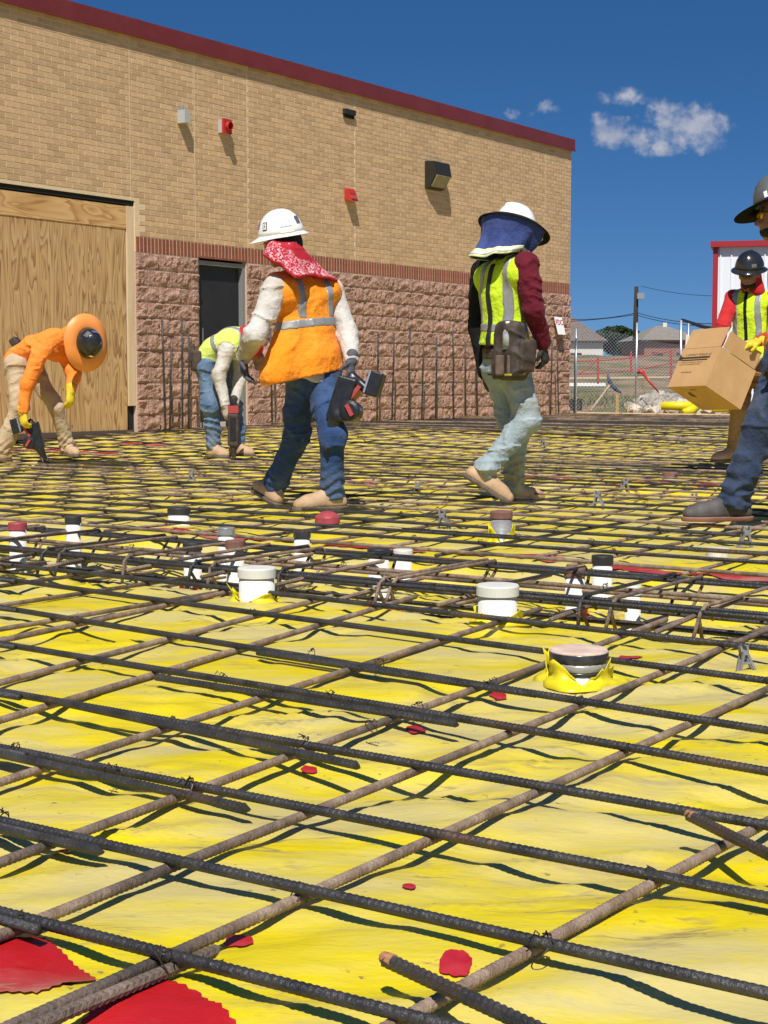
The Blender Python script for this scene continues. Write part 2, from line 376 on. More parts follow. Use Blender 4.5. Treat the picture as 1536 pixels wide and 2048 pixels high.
M_BARB = mat('rusted_rebar', (.17, .108, .075), (.34, .25, .185), rough=.75, scale=22, c3=(.05, .042, .04), s3=2.2, t3=(.47, .66), bump=.5, bscale=120)
M_WIRE = mat('tie_wire_steel', (.03, .028, .027), (.08, .05, .035), rough=.5, metal=.5, scale=30)
def ply_mat(name, vert=True, c1=(.45, .265, .11), c2=(.58, .385, .18), c3=(.25, .115, .035)):
    m = bpy.data.materials.new(name); m.use_nodes = True; nt = m.node_tree; N = nt.nodes.new; L = nt.links.new; b = nt.nodes['Principled BSDF']
    tc = N('ShaderNodeTexCoord'); mp = N('ShaderNodeMapping'); mp.inputs['Scale'].default_value = (4.6, 1, .55) if vert else (.6, 1, 3.6); L(tc.outputs['Object'], mp.inputs[0])
    n = N('ShaderNodeTexNoise'); n.inputs['Scale'].default_value = 1.25; n.inputs['Detail'].default_value = 2.0; n.inputs['Distortion'].default_value = .45; n.inputs['Roughness'].default_value = .5; L(mp.outputs[0], n.inputs['Vector'])
    mu = N('ShaderNodeMath'); mu.operation = 'MULTIPLY'; mu.inputs[1].default_value = 11; L(n.outputs['Fac'], mu.inputs[0])
    fr = N('ShaderNodeMath'); fr.operation = 'FRACT'; L(mu.outputs[0], fr.inputs[0])
    r = N('ShaderNodeValToRGB'); e = r.color_ramp.elements; e[0].position = 0; e[0].color = (*c2, 1); e[1].position = .6; e[1].color = (*c1, 1)
    k = e.new(.82); k.color = (*c3, 1); k = e.new(1.0); k.color = (*c2, 1); L(fr.outputs[0], r.inputs[0])
    n2 = N('ShaderNodeTexNoise'); n2.inputs['Scale'].default_value = 3; n2.inputs['Detail'].default_value = 3; L(mp.outputs[0], n2.inputs['Vector'])
    r2 = N('ShaderNodeValToRGB'); r2.color_ramp.elements[0].position = .42; r2.color_ramp.elements[1].position = .66; L(n2.outputs['Fac'], r2.inputs[0])
    x = N('ShaderNodeMix'); x.data_type = 'RGBA'; L(r2.outputs[0], x.inputs['Factor']); L(r.outputs[0], x.inputs['A']); x.inputs['B'].default_value = (*[.55 * a + .45 * q for a, q in zip(c1, c2)], 1)
    mf = N('ShaderNodeMath'); mf.operation = 'MULTIPLY'; mf.inputs[1].default_value = .5; L(r2.outputs[0], mf.inputs[0]); L(mf.outputs[0], x.inputs['Factor'])
    vo = N('ShaderNodeTexVoronoi'); vo.inputs['Scale'].default_value = 4.5; mp2 = N('ShaderNodeMapping'); mp2.inputs['Scale'].default_value = (1, .01, .8); L(tc.outputs['Object'], mp2.inputs[0]); L(mp2.outputs[0], vo.inputs['Vector'])
    rk = N('ShaderNodeValToRGB'); rk.color_ramp.elements[0].position = .03; rk.color_ramp.elements[0].color = (1, 1, 1, 1); rk.color_ramp.elements[1].position = .07; rk.color_ramp.elements[1].color = (0, 0, 0, 1); L(vo.outputs['Distance'], rk.inputs[0])
    x2 = N('ShaderNodeMix'); x2.data_type = 'RGBA'; L(rk.outputs[0], x2.inputs['Factor']); L(x.outputs['Result'], x2.inputs['A']); x2.inputs['B'].default_value = (.13, .06, .025, 1)
    L(x2.outputs['Result'], b.inputs['Base Color']); b.inputs['Roughness'].default_value = .75; MATS[name] = m; return m
M_PLYV = ply_mat('plywood_vertical'); M_PLYH = ply_mat('plywood_horizontal', False, (.52, .29, .10), (.66, .42, .18), (.36, .16, .05))

# ------------------------------------------------------------------ terrain
def terr_z(X, Y):
    z = -0.02 + 2.55 * sstep(31, 105, Y) + .12 * fbm(X * .12, Y * .12, seed=3) * sstep(30, 45, Y)
    return z + .05 * fbm(X * .7, Y * .7, seed=9) * sstep(26.5, 30, Y) - .10 * (1 - sstep(26, 29, Y))
def build_terrain():
    ys = np.concatenate([np.linspace(-25, 24, 12), np.linspace(25, 60, 70), np.linspace(62, 130, 35), np.geomspace(135, 3000, 14)])
    xs = np.concatenate([-np.geomspace(60, 2500, 10)[::-1], np.linspace(-50, -6, 12), np.linspace(-4, 24, 60), np.linspace(27, 60, 8), np.geomspace(70, 2500, 10)])
    Yg, Xg = np.meshgrid(ys, xs, indexing='ij'); Zg = terr_z(Xg, Yg) - .25 * (1 - sstep(24, 27, Yg))
    V = np.stack([Xg, Yg, Zg], -1).reshape(-1, 3); nx = len(xs)
    i, j = np.meshgrid(np.arange(len(ys) - 1), np.arange(nx - 1), indexing='ij'); a = (i * nx + j).ravel()
    o = obj('ground', mesh('ground', V, np.stack([a, a + 1, a + nx + 1, a + nx], 1), M_DIRT, True)); tag(o, kind='structure')
build_terrain()

# ------------------------------------------------------------------ yellow membrane over the slab bed
TR0, TR1, TR2, TR3, TRD = 4.34, 4.60, 5.5, 5.9, .135
def mz(t, q):
    t = np.asarray(t, float); q = np.asarray(q, float); X = t * DV[0] + q * AV[0]; Y = t * DV[1] + q * AV[1]
    a = X * .97 + Y * .25; b = -X * .25 + Y * .97
    w = vnoise(a * 1.3, b * 1.3, seed=21) * .6
    r1 = 1 - np.abs(vnoise(a * 1.5 + w, b * 4.2 + w, seed=31)) * 2
    r2 = 1 - np.abs(vnoise(a * 3.7 + 2 * w, b * 8.5 - w, seed=41)) * 2
    z = .015 * r1 * (.5 + .5 * vnoise(a * .9, b * .9, seed=5)) + .007 * r2 + .012 * vnoise(a * 1.1, b * 2.0, seed=51) + .0022 * vnoise(a * 15, b * 22, seed=61)
    z = z * 1.5 - .006
    tr = sstep(TR0, TR1, t + .05 * vnoise(q * 1.4, t * 0, seed=71)) * (1 - sstep(TR2, TR3, t + .07 * vnoise(q * 1.2, t * 0, seed=72)))
    z = np.where(tr > .15, z * 1.6, np.minimum(z, .0145)) - TRD * tr
    tr2 = sstep(10.0, 10.2, t) * (1 - sstep(10.6, 10.85, t)); z = z - .12 * tr2
    tr3 = sstep(-11.0, -10.8, q) * (1 - sstep(-10.4, -10.2, q)) * sstep(6.5, 7, t); z = z - .12 * tr3 * (1 - tr2)
    return z + rise(Y)
def steps(a, b, brk):
    out = [a]
    while out[-1] < b: out.append(out[-1] + np.interp(out[-1], brk[0], brk[1]))
    return np.array(out)
T_END = 25.45; Q_WALL = -13.55
def build_membrane():
    ts = steps(.4, T_END, ([0, 3, 6, 12, 25], [.018, .02, .032, .07, .14])); qs = -steps(-.9, 13.5, ([-.9, 3, 6, 13], [.02, .022, .05, .1]))
    T, Q = np.meshgrid(ts, qs, indexing='ij'); Z = mz(T, Q)
    V = np.stack([T * DV[0] + Q * AV[0], T * DV[1] + Q * AV[1], Z], -1).reshape(-1, 3); nq = len(qs)
    i, j = np.meshgrid(np.arange(len(ts) - 1), np.arange(nq - 1), indexing='ij'); a = (i * nq + j).ravel()
    o = obj('membrane_floor', mesh('membrane_floor', V, np.stack([a, a + nq, a + nq + 1, a + 1], 1), M_YEL, True)); tag(o, kind='structure')
build_membrane()

def sheet(name, poly_tq, m, label, cat, group=None, lift=.004, jag=.0, n=0.02, mat_edge=None):
    """a strip of tape or a patch that follows the membrane; the outline is a polygon in slab coordinates"""
    P = np.array(poly_tq, float); dense = []
    for a, b in zip(P, np.roll(P, -1, 0)):
        k = max(1, int(np.linalg.norm(b - a) / n))
        for i in range(k):
            p = a + (b - a) * i / k; nn = np.array([-(b - a)[1], (b - a)[0]]) / (np.linalg.norm(b - a) + 1e-9)
            dense.append(p + nn * jag * (1 if i % 2 else -1))
    bm = bmesh.new(); vs = [bm.verts.new((p[0], p[1], 0)) for p in dense]; bm.faces.new(vs)
    lo, hi = np.min(dense, 0), np.max(dense, 0)
    st = max(n * 1.6, .03)
    for ax in (0, 1):
        for c in np.arange(lo[ax] + st, hi[ax], st):
            co = [0, 0, 0]; co[ax] = c; no = [0, 0, 0]; no[ax] = 1
            bmesh.ops.bisect_plane(bm, geom=bm.verts[:] + bm.edges[:] + bm.faces[:], plane_co=co, plane_no=no)
    t = np.array([v.co.x for v in bm.verts]); q = np.array([v.co.y for v in bm.verts]); z = mz(t, q) + lift
    ctr = tq2w(t.mean(), q.mean(), z.mean())
    for v, a, b, c in zip(bm.verts, t, q, z): w = tq2w(a, b, c) - ctr; v.co = w
    bmesh.ops.recalc_face_normals(bm, faces=bm.faces[:])
    for f in bm.faces:
        f.smooth = True
        if f.normal.z < 0: f.normal_flip()
    me = bpy.data.meshes.new(name); bm.to_mesh(me); bm.free(); me.materials.append(m)
    o = obj(name, me, None, ctr); return tag(o, label, cat, group)
def pxtq(px, py): return w2tq(onz(px, py, 0.0))
sheet('red_tape', [pxtq(*p) for p in [(-60, 1905), (90, 1897), (200, 1968), (75, 2012), (-60, 2000)]], M_RED, 'red seam tape with pinked edge in the bottom left corner, left of the bar', 'tape', jag=.0022, n=.008)
sheet('red_tape', [pxtq(*p) for p in [(150, 2060), (250, 1995), (330, 1985), (400, 2005), (490, 2060), (480, 2110), (120, 2110)]], M_RED, 'red seam tape with pinked edge at the bottom edge, right of the paired bars', 'tape', jag=.0022, n=.008)
def spot(px, py, rx, ry, label, seed=0, grp=None):
    c = onz(px, py, .0); r = rx / FPX * c[1]; ty = ry / FPX * c[1] * c[1] / CAMH
    rr = np.random.default_rng(seed); k = rr.uniform(.7, 1.2, 40); k = (k + np.roll(k, 1) + np.roll(k, -1)) / 3
    pts = [w2tq(c + np.array([r * k[i] * math.cos(a), ty * k[i] * math.sin(a), 0])) for i, a in enumerate(np.linspace(0, 2 * math.pi, 40, endpoint=False))]
    sheet('red_patch', pts, M_SPOT, label, 'patch', grp, n=.03)
spot(911, 1943, 36, 21, 'large round red patch left of the rusty bar at the bottom', 1)
spot(478, 1887, 32, 13, 'red patch at the end of the lapped bar, bottom left', 2)
spot(131, 1708, 27, 12, 'dusty red patch under a bar end at the left edge', 3)
spot(818, 1783, 14, 5, 'tiny torn red patch in the middle of the yellow sheet', 4)
spot(402, 1608, 22, 6, 'small red patch beneath the lapped bars, left of centre', 5)
spot(618, 1535, 18, 5, 'small red patch under the blunt end of a lapped bar', 6)
spot(832, 1466, 20, 8, 'red patch in shadow beside a tie wire', 7)
spot(996, 1391, 18, 7, 'red patch below the taped pipe stub, nearer the left', 8)
spot(1262, 1316, 26, 5, 'thin red patch right of the taped pipe stub', 9)
# red tape along the far shoulder of the beam trench, in separate lengths
def strip(q0, q1, t0, t1, label, seed):
    rr = np.random.default_rng(seed); qs = np.linspace(q0, q1, 14); j = lambda: rr.uniform(-.015, .015)
    sheet('red_tape', [(t0 + j(), q) for q in qs] + [(t1 + j(), q) for q in qs[::-1]], M_RED, label, 'tape', 'red tape along the far trench shoulder', lift=.006, n=.06)
strip(-6.0, -4.65, 5.93, 6.06, 'long red tape strip on the far trench shoulder at left', 1)
strip(-4.5, -3.95, 5.94, 6.04, 'short red tape strip on the far trench shoulder left of centre', 2)
strip(-3.75, -3.2, 5.94, 6.05, 'red tape strip on the far trench shoulder at centre', 3)
strip(-3.0, -1.9, 5.92, 6.06, 'long red tape strip on the far trench shoulder at right', 4)
for i, (px, py, w, ln, lb) in enumerate([(1075, 956, .35, .09, 'faded red tape strip right of the maroon worker'), (1290, 965, .3, .1, 'red tape strip between grey chairs at right, mid distance'),
        (1445, 972, .25, .1, 'red tape piece beside the black boot'), (720, 965, .2, .12, 'small red tape piece right of the walking boots'), (285, 905, .35, .14, 'small red tape piece near the bent lime worker'),
        (110, 912, .8, .16, 'red tape piece beneath the rebar tying tool at left'), (1262, 970, .1, .1, 'tiny red tape corner by a grey chair')]):
    t, q = pxtq(px, py); sheet('red_tape', [(t - ln, q - w), (t + ln, q - w), (t + ln, q + w), (t - ln, q + w)], M_RED, lb, 'tape', lift=.006, n=.08)

# ------------------------------------------------------------------ the brick building
YB = 19.36; OB = at(272, 600, YB)[:2]; BN = AV.copy()         # origin at the plywood's right edge, outward normal = AV
def u_of(px):                                  # metres along the wall for a photo column
    k = (px - 768) / FPX; return (k * YB - OB[0]) / (DV[0] - k * DV[1])
def bw(u, n, z): return np.array([OB[0] + u * DV[0] + n * BN[0], OB[1] + u * DV[1] + n * BN[1], z])
def z_of(px, py): return at(px, py, YB + u_of(px) * DV[1])[2]
U_END = u_of(1137); Z_SOL0 = z_of(272, 503); Z_SOL1 = Z_SOL0 + .196; Z_TOP = 5.055; Z_PLY = z_of(270, 401)
U_DL, U_DR, Z_DT = u_of(400), u_of(496), z_of(448, 524); U_LEFT = -4.6
print('building', U_END, Z_SOL0, Z_PLY, U_DL, U_DR, Z_DT)
ROT_B = math.atan2(DV[1], DV[0])
bld = empty('brick_building', (*bw(0, 0, 0)[:2], 0), 'tan brick building with split block base, dark red soldier course and oxblood coping', 'building')
bld.rotation_euler = (0, 0, ROT_B)             # local x = along the wall, local -y = towards the camera, z up
def blocal(mb, name, m, parent=bld, smooth=False): return obj(name, mesh(name, mb.v, mb.f, m, smooth), parent)
JOINTS = [u_of(x) for x in (268.5, 395.5, 498.5, 711, 1086)]
wl = MB()
wl.box((U_LEFT, .0035, Z_PLY), (U_END - .004, .3, Z_TOP)); wl.box((0.0, .0035, Z_SOL0), (U_DL, .3, Z_PLY - .0005)); wl.box((U_DL, .0035, Z_DT + .05), (U_DR, .3, Z_PLY - .0005)); wl.box((U_DR, .0035, Z_SOL0), (U_END - .004, .3, Z_PLY - .0005))
wl.box((U_END - .3, .301, 0), (U_END - .004, 9, Z_TOP)); wl.box((U_LEFT - 8, .0035, 0), (U_LEFT - .001, .3, Z_TOP))
blocal(wl, 'wall', M_MORT)
wc = MB(); wc.box((0.0, .004, -.3), (U_DL, .3, Z_SOL0 - .001)); wc.box((U_DR, .004, -.3), (U_END - .004, .3, Z_SOL0 - .001)); blocal(wc, 'block_wall', M_CMORT)
# bricks: modular, running bond; the 300 that show largest are single objects
BL, BH, JT = .2032, .0677, .0095
def brick_mesh(l, h, d, name, m, bev=.0015):
    x, z = l / 2, h / 2; b = bev
    V = [(-x, 0.03, -z), (x, 0.03, -z), (x, .03, z), (-x, .03, z), (-x, -d + b, -z), (x, -d + b, -z), (x, -d + b, z), (-x, -d + b, z), (-x + b, -d, -z + b), (x - b, -d, -z + b), (x - b, -d, z - b), (-x + b, -d, z - b)]
    Fc = [(0, 4, 5, 1)[::-1], (1, 5, 6, 2)[::-1], (2, 6, 7, 3)[::-1], (3, 7, 4, 0)[::-1], (4, 8, 9, 5)[::-1], (5, 9, 10, 6)[::-1], (6, 10, 11, 7)[::-1], (7, 11, 8, 4)[::-1], (8, 11, 10, 9)[::-1]]
    return mesh(name, V, Fc, m), V, Fc
bmesh_full, BV, BF = brick_mesh(BL - JT, BH - JT, 0.0, 'brick', M_BRK)
U_VIEW0 = -2.6
singles, rest = [], []
zc = Z_SOL1 + BH / 2; row = 0
while zc + BH / 2 < Z_TOP + .01:
    u = U_LEFT + (BL / 2 if row % 2 else 0)
    cuts = sorted([j for j in JOINTS if not (j == JOINTS[0] and zc < Z_PLY)])
    while u < U_END:
        a, b = u + JT / 2, min(u + BL - JT / 2, U_END)
        segs = [(a, b)]
        for j in cuts:
            if a < j < b: segs = [(a, j - .005), (j + .005, b)]
        for s0, s1 in segs:
            if s1 - s0 < .02: continue
            if zc - BH / 2 < Z_PLY - .004 and s0 < 0.0:
                continue
            if zc - BH / 2 < Z_DT and U_DL < (s0 + s1) / 2 < U_DR: continue
            cu, l = (s0 + s1) / 2, s1 - s0
            full = abs(l - (BL - JT)) < 1e-4
            dist = (YB + cu * DV[1])
            (singles if full and cu > U_VIEW0 else rest).append((dist, cu, zc, l))
        u += BL
    row += 1; zc += BH
singles.sort(key=lambda s: s[0] + .25 * abs(s[2] - 3.7)); rest += singles[300:]; singles = singles[:300]
for d, cu, zz, l in singles:
    o = obj('brick', bmesh_full, bld); o.location = (cu, random.uniform(-.0006, .0006), zz)
def brick_stuff(name, items, h, m, parent):
    base = np.array(BV); N_ = len(items); V = np.zeros((N_, len(BV), 3)); Fq = np.array(BF); al = []
    for i, (d, cu, zz, l) in enumerate(items):
        v = base.copy(); v[:, 0] = np.sign(v[:, 0]) * (l / 2 - ((BL - JT) / 2 - np.abs(v[:, 0]))); V[i] = v + np.array([cu, random.uniform(-.0006, .0006), zz])
    Fa = (Fq[None] + (np.arange(N_) * len(BV))[:, None, None]).reshape(-1, 4)
    return tag(obj(name, mesh(name, V.reshape(-1, 3), Fa, m), parent), kind='stuff')
brick_stuff('brick_courses', rest, BH, M_BRK, bld)
for j in JOINTS:
    z0 = Z_PLY if j == JOINTS[0] else Z_SOL1
    blocal(MB().box((j - .0045, -.0005, z0), (j + .0045, .02, Z_TOP)), 'joint_sealant', M_SEAL)
# soldier course
sm, _, _ = brick_mesh(.0555, .187, .0005, 'soldier_brick', M_SOL)
n = int((U_END - .02) / .0677)
for i in range(n):
    cu = .012 + .0677 * (i + .5)
    o = obj('soldier_brick', sm, bld); o.location = (cu, random.uniform(-.001, .001), Z_SOL0 + .098)
# split-face blocks
def block_mesh(l, h, seed, nx=17, nz_=9):
    xs = np.linspace(-l / 2, l / 2, nx); zs = np.linspace(-h / 2, h / 2, nz_); V = []; Fc = []
    for zz in zs:
        for x in xs:
            e = min(1, .15 + min(l / 2 - abs(x), h / 2 - abs(zz)) / .012)
            d = e * (.006 + .020 * max(0, .45 + float(fbm(np.array(x * 11.), np.array(zz * 11.), seed=seed, oc=4))))
            V.append((x, -d, zz))
    for j in range(nz_ - 1):
        for i in range(nx - 1): a = j * nx + i; Fc.append((a, a + 1, a + nx + 1, a + nx))
    b = len(V); V += [(-l / 2, .02, -h / 2), (l / 2, .02, -h / 2), (l / 2, .02, h / 2), (-l / 2, .02, h / 2)]
    c = [0, nx - 1, nx * nz_ - 1, nx * (nz_ - 1)]
    Fc += [(c[0], b, b + 1, c[1]), (c[1], b + 1, b + 2, c[2]), (c[2], b + 2, b + 3, c[3]), (c[3], b + 3, b, c[0])]
    return mesh('split_block', V, Fc, M_CMU)
CB, CH, CJ = .4064, .2032, .0095
bvar = {}
def get_block(l, s):
    k = (round(l, 2), s)
    if k not in bvar: bvar[k] = block_mesh(k[0] - 0.0, CH - CJ, 100 + s * 7 + int(k[0] * 100))
    return bvar[k]
zc = Z_SOL0 - .004 - CH / 2; row = 0
while zc > -.05:
    u = 0.006 - (CB / 2 if row % 2 else 0)
    while u < U_END:
        a, b = max(u + CJ / 2, .006), min(u + CB - CJ / 2, U_END)
        segs = [(a, b)]
        if a < U_DL < b: segs = [(a, U_DL - .004)]
        elif a < U_DR < b: segs = [(U_DR + .004, b)]
        elif U_DL < a and b < U_DR: segs = []
        for s0, s1 in segs:
            if s1 - s0 > .03:
                o = obj('split_block', get_block(s1 - s0, random.randrange(5)), bld); o.location = ((s0 + s1) / 2, 0.0, zc)
        u += CB
    row += 1; zc -= CH
# coping
cp = MB(); zb = Z_TOP - .02
cp.box((U_LEFT - 8, -.05, zb), (U_END + .05, .42, zb + .205)); cp.box((U_LEFT - 8, -.062, zb - .012), (U_END + .062, -.0505, zb + .012))
cp.box((U_END - .36, .42, zb), (U_END + .05, 9, zb + .205)); blocal(cp, 'coping', M_COP)
for uu in np.arange(-3, U_END, 3.05): blocal(MB().box((uu - .03, -.0535, zb + .0125), (uu + .03, .43, zb + .2085)), 'coping_seam', M_COP)
blocal(MB().box((U_LEFT - 8, .43, Z_TOP - .35), (U_END - .37, 9, Z_TOP - .3)), 'roof', mat('grey_roof', (.3, .3, .3), rough=.9))
# door, set back in a steel frame
dr = blocal(MB().box((U_DL + .05, .105, .27), (U_DR - .05, .15, Z_DT - .06)), 'door', M_DOOR)
fr = MB(); fr.box((U_DL + .001, .03, .2), (U_DL + .049, .2, Z_DT + .049)); fr.box((U_DR - .049, .03, .2), (U_DR - .001, .2, Z_DT + .049)); fr.box((U_DL + .0495, .03, Z_DT - .055), (U_DR - .0495, .2, Z_DT - .001))
blocal(fr, 'door_frame', M_FRAME)
blocal(MB().box((U_DL + .05, .02, .2), (U_DR - .05, .2, .262)), 'door_sill', mat('concrete', (.5, .46, .4), (.56, .52, .46), rough=.9))
blocal(MB().box((U_DR - .13, .075, 1.18), (U_DR - .085, .1045, 1.3)), 'door_handle', M_GALV, dr)
blocal(MB().box((U_DL, .21, 0), (U_DR, .3, Z_DT + .05)), 'door_backing', M_BLACK)
# opening boarded with plywood
blocal(MB().box((U_LEFT, .02, Z_PLY - .055), (-.003, .3, Z_PLY - .002)), 'steel_lintel', M_BLACK)
ZJ = z_of(200, 449)
for a, b in ((U_LEFT + .02, -2.46), (-2.456, -1.24 + .02), (-1.236 + .02, -.145)):
    blocal(MB().box((a, .034, .16), (b, .052, ZJ)), 'plywood_sheet', M_PLYV)
blocal(MB().box((U_LEFT + .02, .026, ZJ - .006), (-.128, .046, Z_PLY - .075)), 'plywood_header', M_PLYH)
blocal(MB().box((-.124, .018, .5), (-.006, .06, Z_PLY - .07)), 'jamb_stud', M_LUM)
blocal(MB().box((U_LEFT, .062, 0), (-.004, .3, Z_PLY - .056)), 'opening_backing', M_BLACK)
blocal(MB().box((-3.2, .012, .13), (-.05, .033, .2)), 'sill_board', mat('dark_board', (.1, .07, .05), rough=.9))
stamp = MB()
for i in range(11):                            # worn mill stamp on the sheet, not readable
    if i in (3, 7): continue
    x = -.72 + i * .036; stamp.box((x, .0325, 1.745), (x + .007, .0338, 1.782)); stamp.box((x + .0075, .0325, 1.745 + (i % 3) * .012), (x + .02, .0338, 1.754 + (i % 3) * .012))
blocal(stamp, 'mill_stamp', mat('faded_ink', (.23, .15, .09), rough=.9))

# wall fixtures
def bplace(px, py): return u_of(px), z_of(px, py)
def fixture(name, px, py, label, cat):
    u, z = bplace(px, py); o = empty(name, bw(u, 0, z), label, cat); o.rotation_euler = (0, 0, ROT_B); return o
M_GBOX = mat('grey_box', (.40, .41, .40), rough=.5); M_RDEV = mat('red_device', (.45, .03, .025), rough=.4); M_BRZ = mat('bronze_housing', (.035, .032, .026), rough=.45, metal=.3)
o = fixture('sensor_box', 367, 231, 'small grey conduit box high on the brick wall, left of the red strobe', 'box')
MB().box((-.05, -.13, -.105), (.05, -.002, .06)).build('box_body', M_GBOX, o); MB().tube([(0, -.04, .06), (0, -.04, .12)], .022, 8).build('conduit_hub', M_GALV, o)
o = fixture('alarm_strobe', 449, 254, 'red alarm strobe on a grey back box, on the brick wall', 'alarm')
MB().box((-.075, -.075, -.085), (.075, -.002, .085)).build('back_box', M_GBOX, o); MB().box((-.085, -.105, -.095), (.085, -.0755, .095)).build('strobe_plate', M_RDEV, o)
MB().lathe([(.052, .055), (.058, .02), (.052, 0), (.001, 0)][::-1], (0, 0, 0), 14, Matrix.Translation((0, -.16, 0)) @ Matrix.Rotation(math.radians(90), 4, 'X') @ Matrix.Translation((0, 0, -.055))).build('strobe_lens', M_RDEV, o)
o = fixture('wall_vent', 697, 226, 'small dark scupper vent below the coping', 'vent')
MB().box((-.13, -.055, -.03), (.13, -.002, .045)).build('vent_hood', M_BRZ, o); MB().box((-.12, -.03, -.075), (.12, -.002, -.0305)).build('vent_throat', M_BLACK, o)
o = fixture('alarm_bell', 697, 390, 'red horn alarm on the brick wall beneath the scupper vent', 'alarm')
m_ = MB(); a = [(-.09, -.002, -.07), (.09, -.002, -.07), (.09, -.002, .09), (-.09, -.002, .09), (-.085, -.13, -.10), (.085, -.13, -.10), (.085, -.06, .085), (-.085, -.06, .085)]
m_.add(a, [(0, 1, 2, 3), (4, 7, 6, 5), (0, 4, 5, 1), (1, 5, 6, 2), (2, 6, 7, 3), (3, 7, 4, 0)]).build('horn_body', M_RDEV, o)
for k in (0, 1, 2): MB().obox((0, -.118 + .02 * k, -.075 + .045 * k), ((1, 0, 0), (0, .93, .37), (0, -.37, .93)), (.07, .012, .006)).build('horn_slot', M_BRZ if k != 1 else M_GALV, o)
o = fixture('wall_light', 864, 352, 'bronze wall pack light with pale lens on the brick wall', 'light')
m_ = MB(); w = .23
P = [(-w, 0, .21), (w, 0, .21), (w, -.17, .20), (-w, -.17, .20), (-w, -.21, 0), (w, -.21, 0), (w, -.08, -.2), (-w, -.08, -.2), (w, 0, -.22), (-w, 0, -.22)]
m_.add(P, [(0, 1, 2, 3), (3, 2, 5, 4), (7, 6, 8, 9), (0, 3, 4, 7, 9), (1, 8, 6, 5, 2), (4, 5, 6, 7)]).build('light_housing', M_BRZ, o)
m_ = MB(); m_.add([(-w + .02, -.207, -.012), (w - .02, -.207, -.012), (w - .03, -.09, -.188), (-w + .03, -.09, -.188), (-w + .03, -.222, -.02), (w - .03, -.222, -.02), (w - .05, -.118, -.183), (-w + .05, -.118, -.183)],
      [(4, 5, 6, 7), (0, 1, 5, 4), (1, 2, 6, 5), (2, 3, 7, 6), (3, 0, 4, 7)]).build('light_lens', mat('hazed_lens', (.33, .29, .19), (.25, .22, .14), rough=.25, scale=12), o)
# FDC sign standing out from the wall
o = fixture('wall_sign', 1108, 652, 'white sign with red FDC letters hanging near the building corner', 'sign')
M_SGN = mat('sign_white', (.85, .84, .83), rough=.5)
MB().obox((0, -.10, 0), ((1, 0, .0), (0, .96, -.26), (0, .26, .96)), (.14, .004, .165)).build('sign_panel', M_SGN, o)
MB().tube([(0, -.002, .14), (0, -.062, .15)], .008, 6).build('sign_bracket', M_GALV, o)
nrm = unit((0, -.96, .26)); up_ = unit((0, .26, .96))
text_mesh('FDC', .14, mat('sign_red', (.42, .01, .03), rough=.5), o, frame(V3(0, -.10, 0) + nrm * .0055 + up_ * .06, (1, 0, 0), up_, nrm), 'lettering')

# dowel bars rising out of the slab bed along the wall
dsh = MB().tube([(0, 0, -.12), (.006, 0, .4), (.0, .004, .9), (.012, .0, 1.36)], .0135, 6); dme = mesh('dowel_bar', dsh.v, dsh.f, M_BAR, True)
ORD = 'first second third fourth fifth sixth seventh eighth ninth tenth eleventh twelfth thirteenth fourteenth fifteenth sixteenth seventeenth eighteenth nineteenth twentieth twenty-first'.split()
dpx = [305, 320, 346, 351, 385, 524, 596, 733, 763, 790, 822, 850, 880, 910, 934, 962, 990, 1030, 1074, 1096, 1126]
for i, px in enumerate(dpx):
    u = u_of(px) - .12; p = bw(u, .28 + (.06 if i % 3 == 0 else 0), 0); hgt = (.80, .6, .82, .72, .75)[i % 5] / .8 if i in (0, 1, 2, 3, 4) else random.uniform(.9, 1.03)
    p[2] = rise(p[1]); o = obj('dowel_bar', dme, None, p); o.scale = (1, 1, hgt * 1.04); o.rotation_euler = (random.uniform(-.025, .025), random.uniform(-.03, .03), random.uniform(0, 6))
    tag(o, ORD[i] + ' dark upright dowel bar from the plywood, in front of the split block wall', 'rebar', 'dowel bars along the wall')
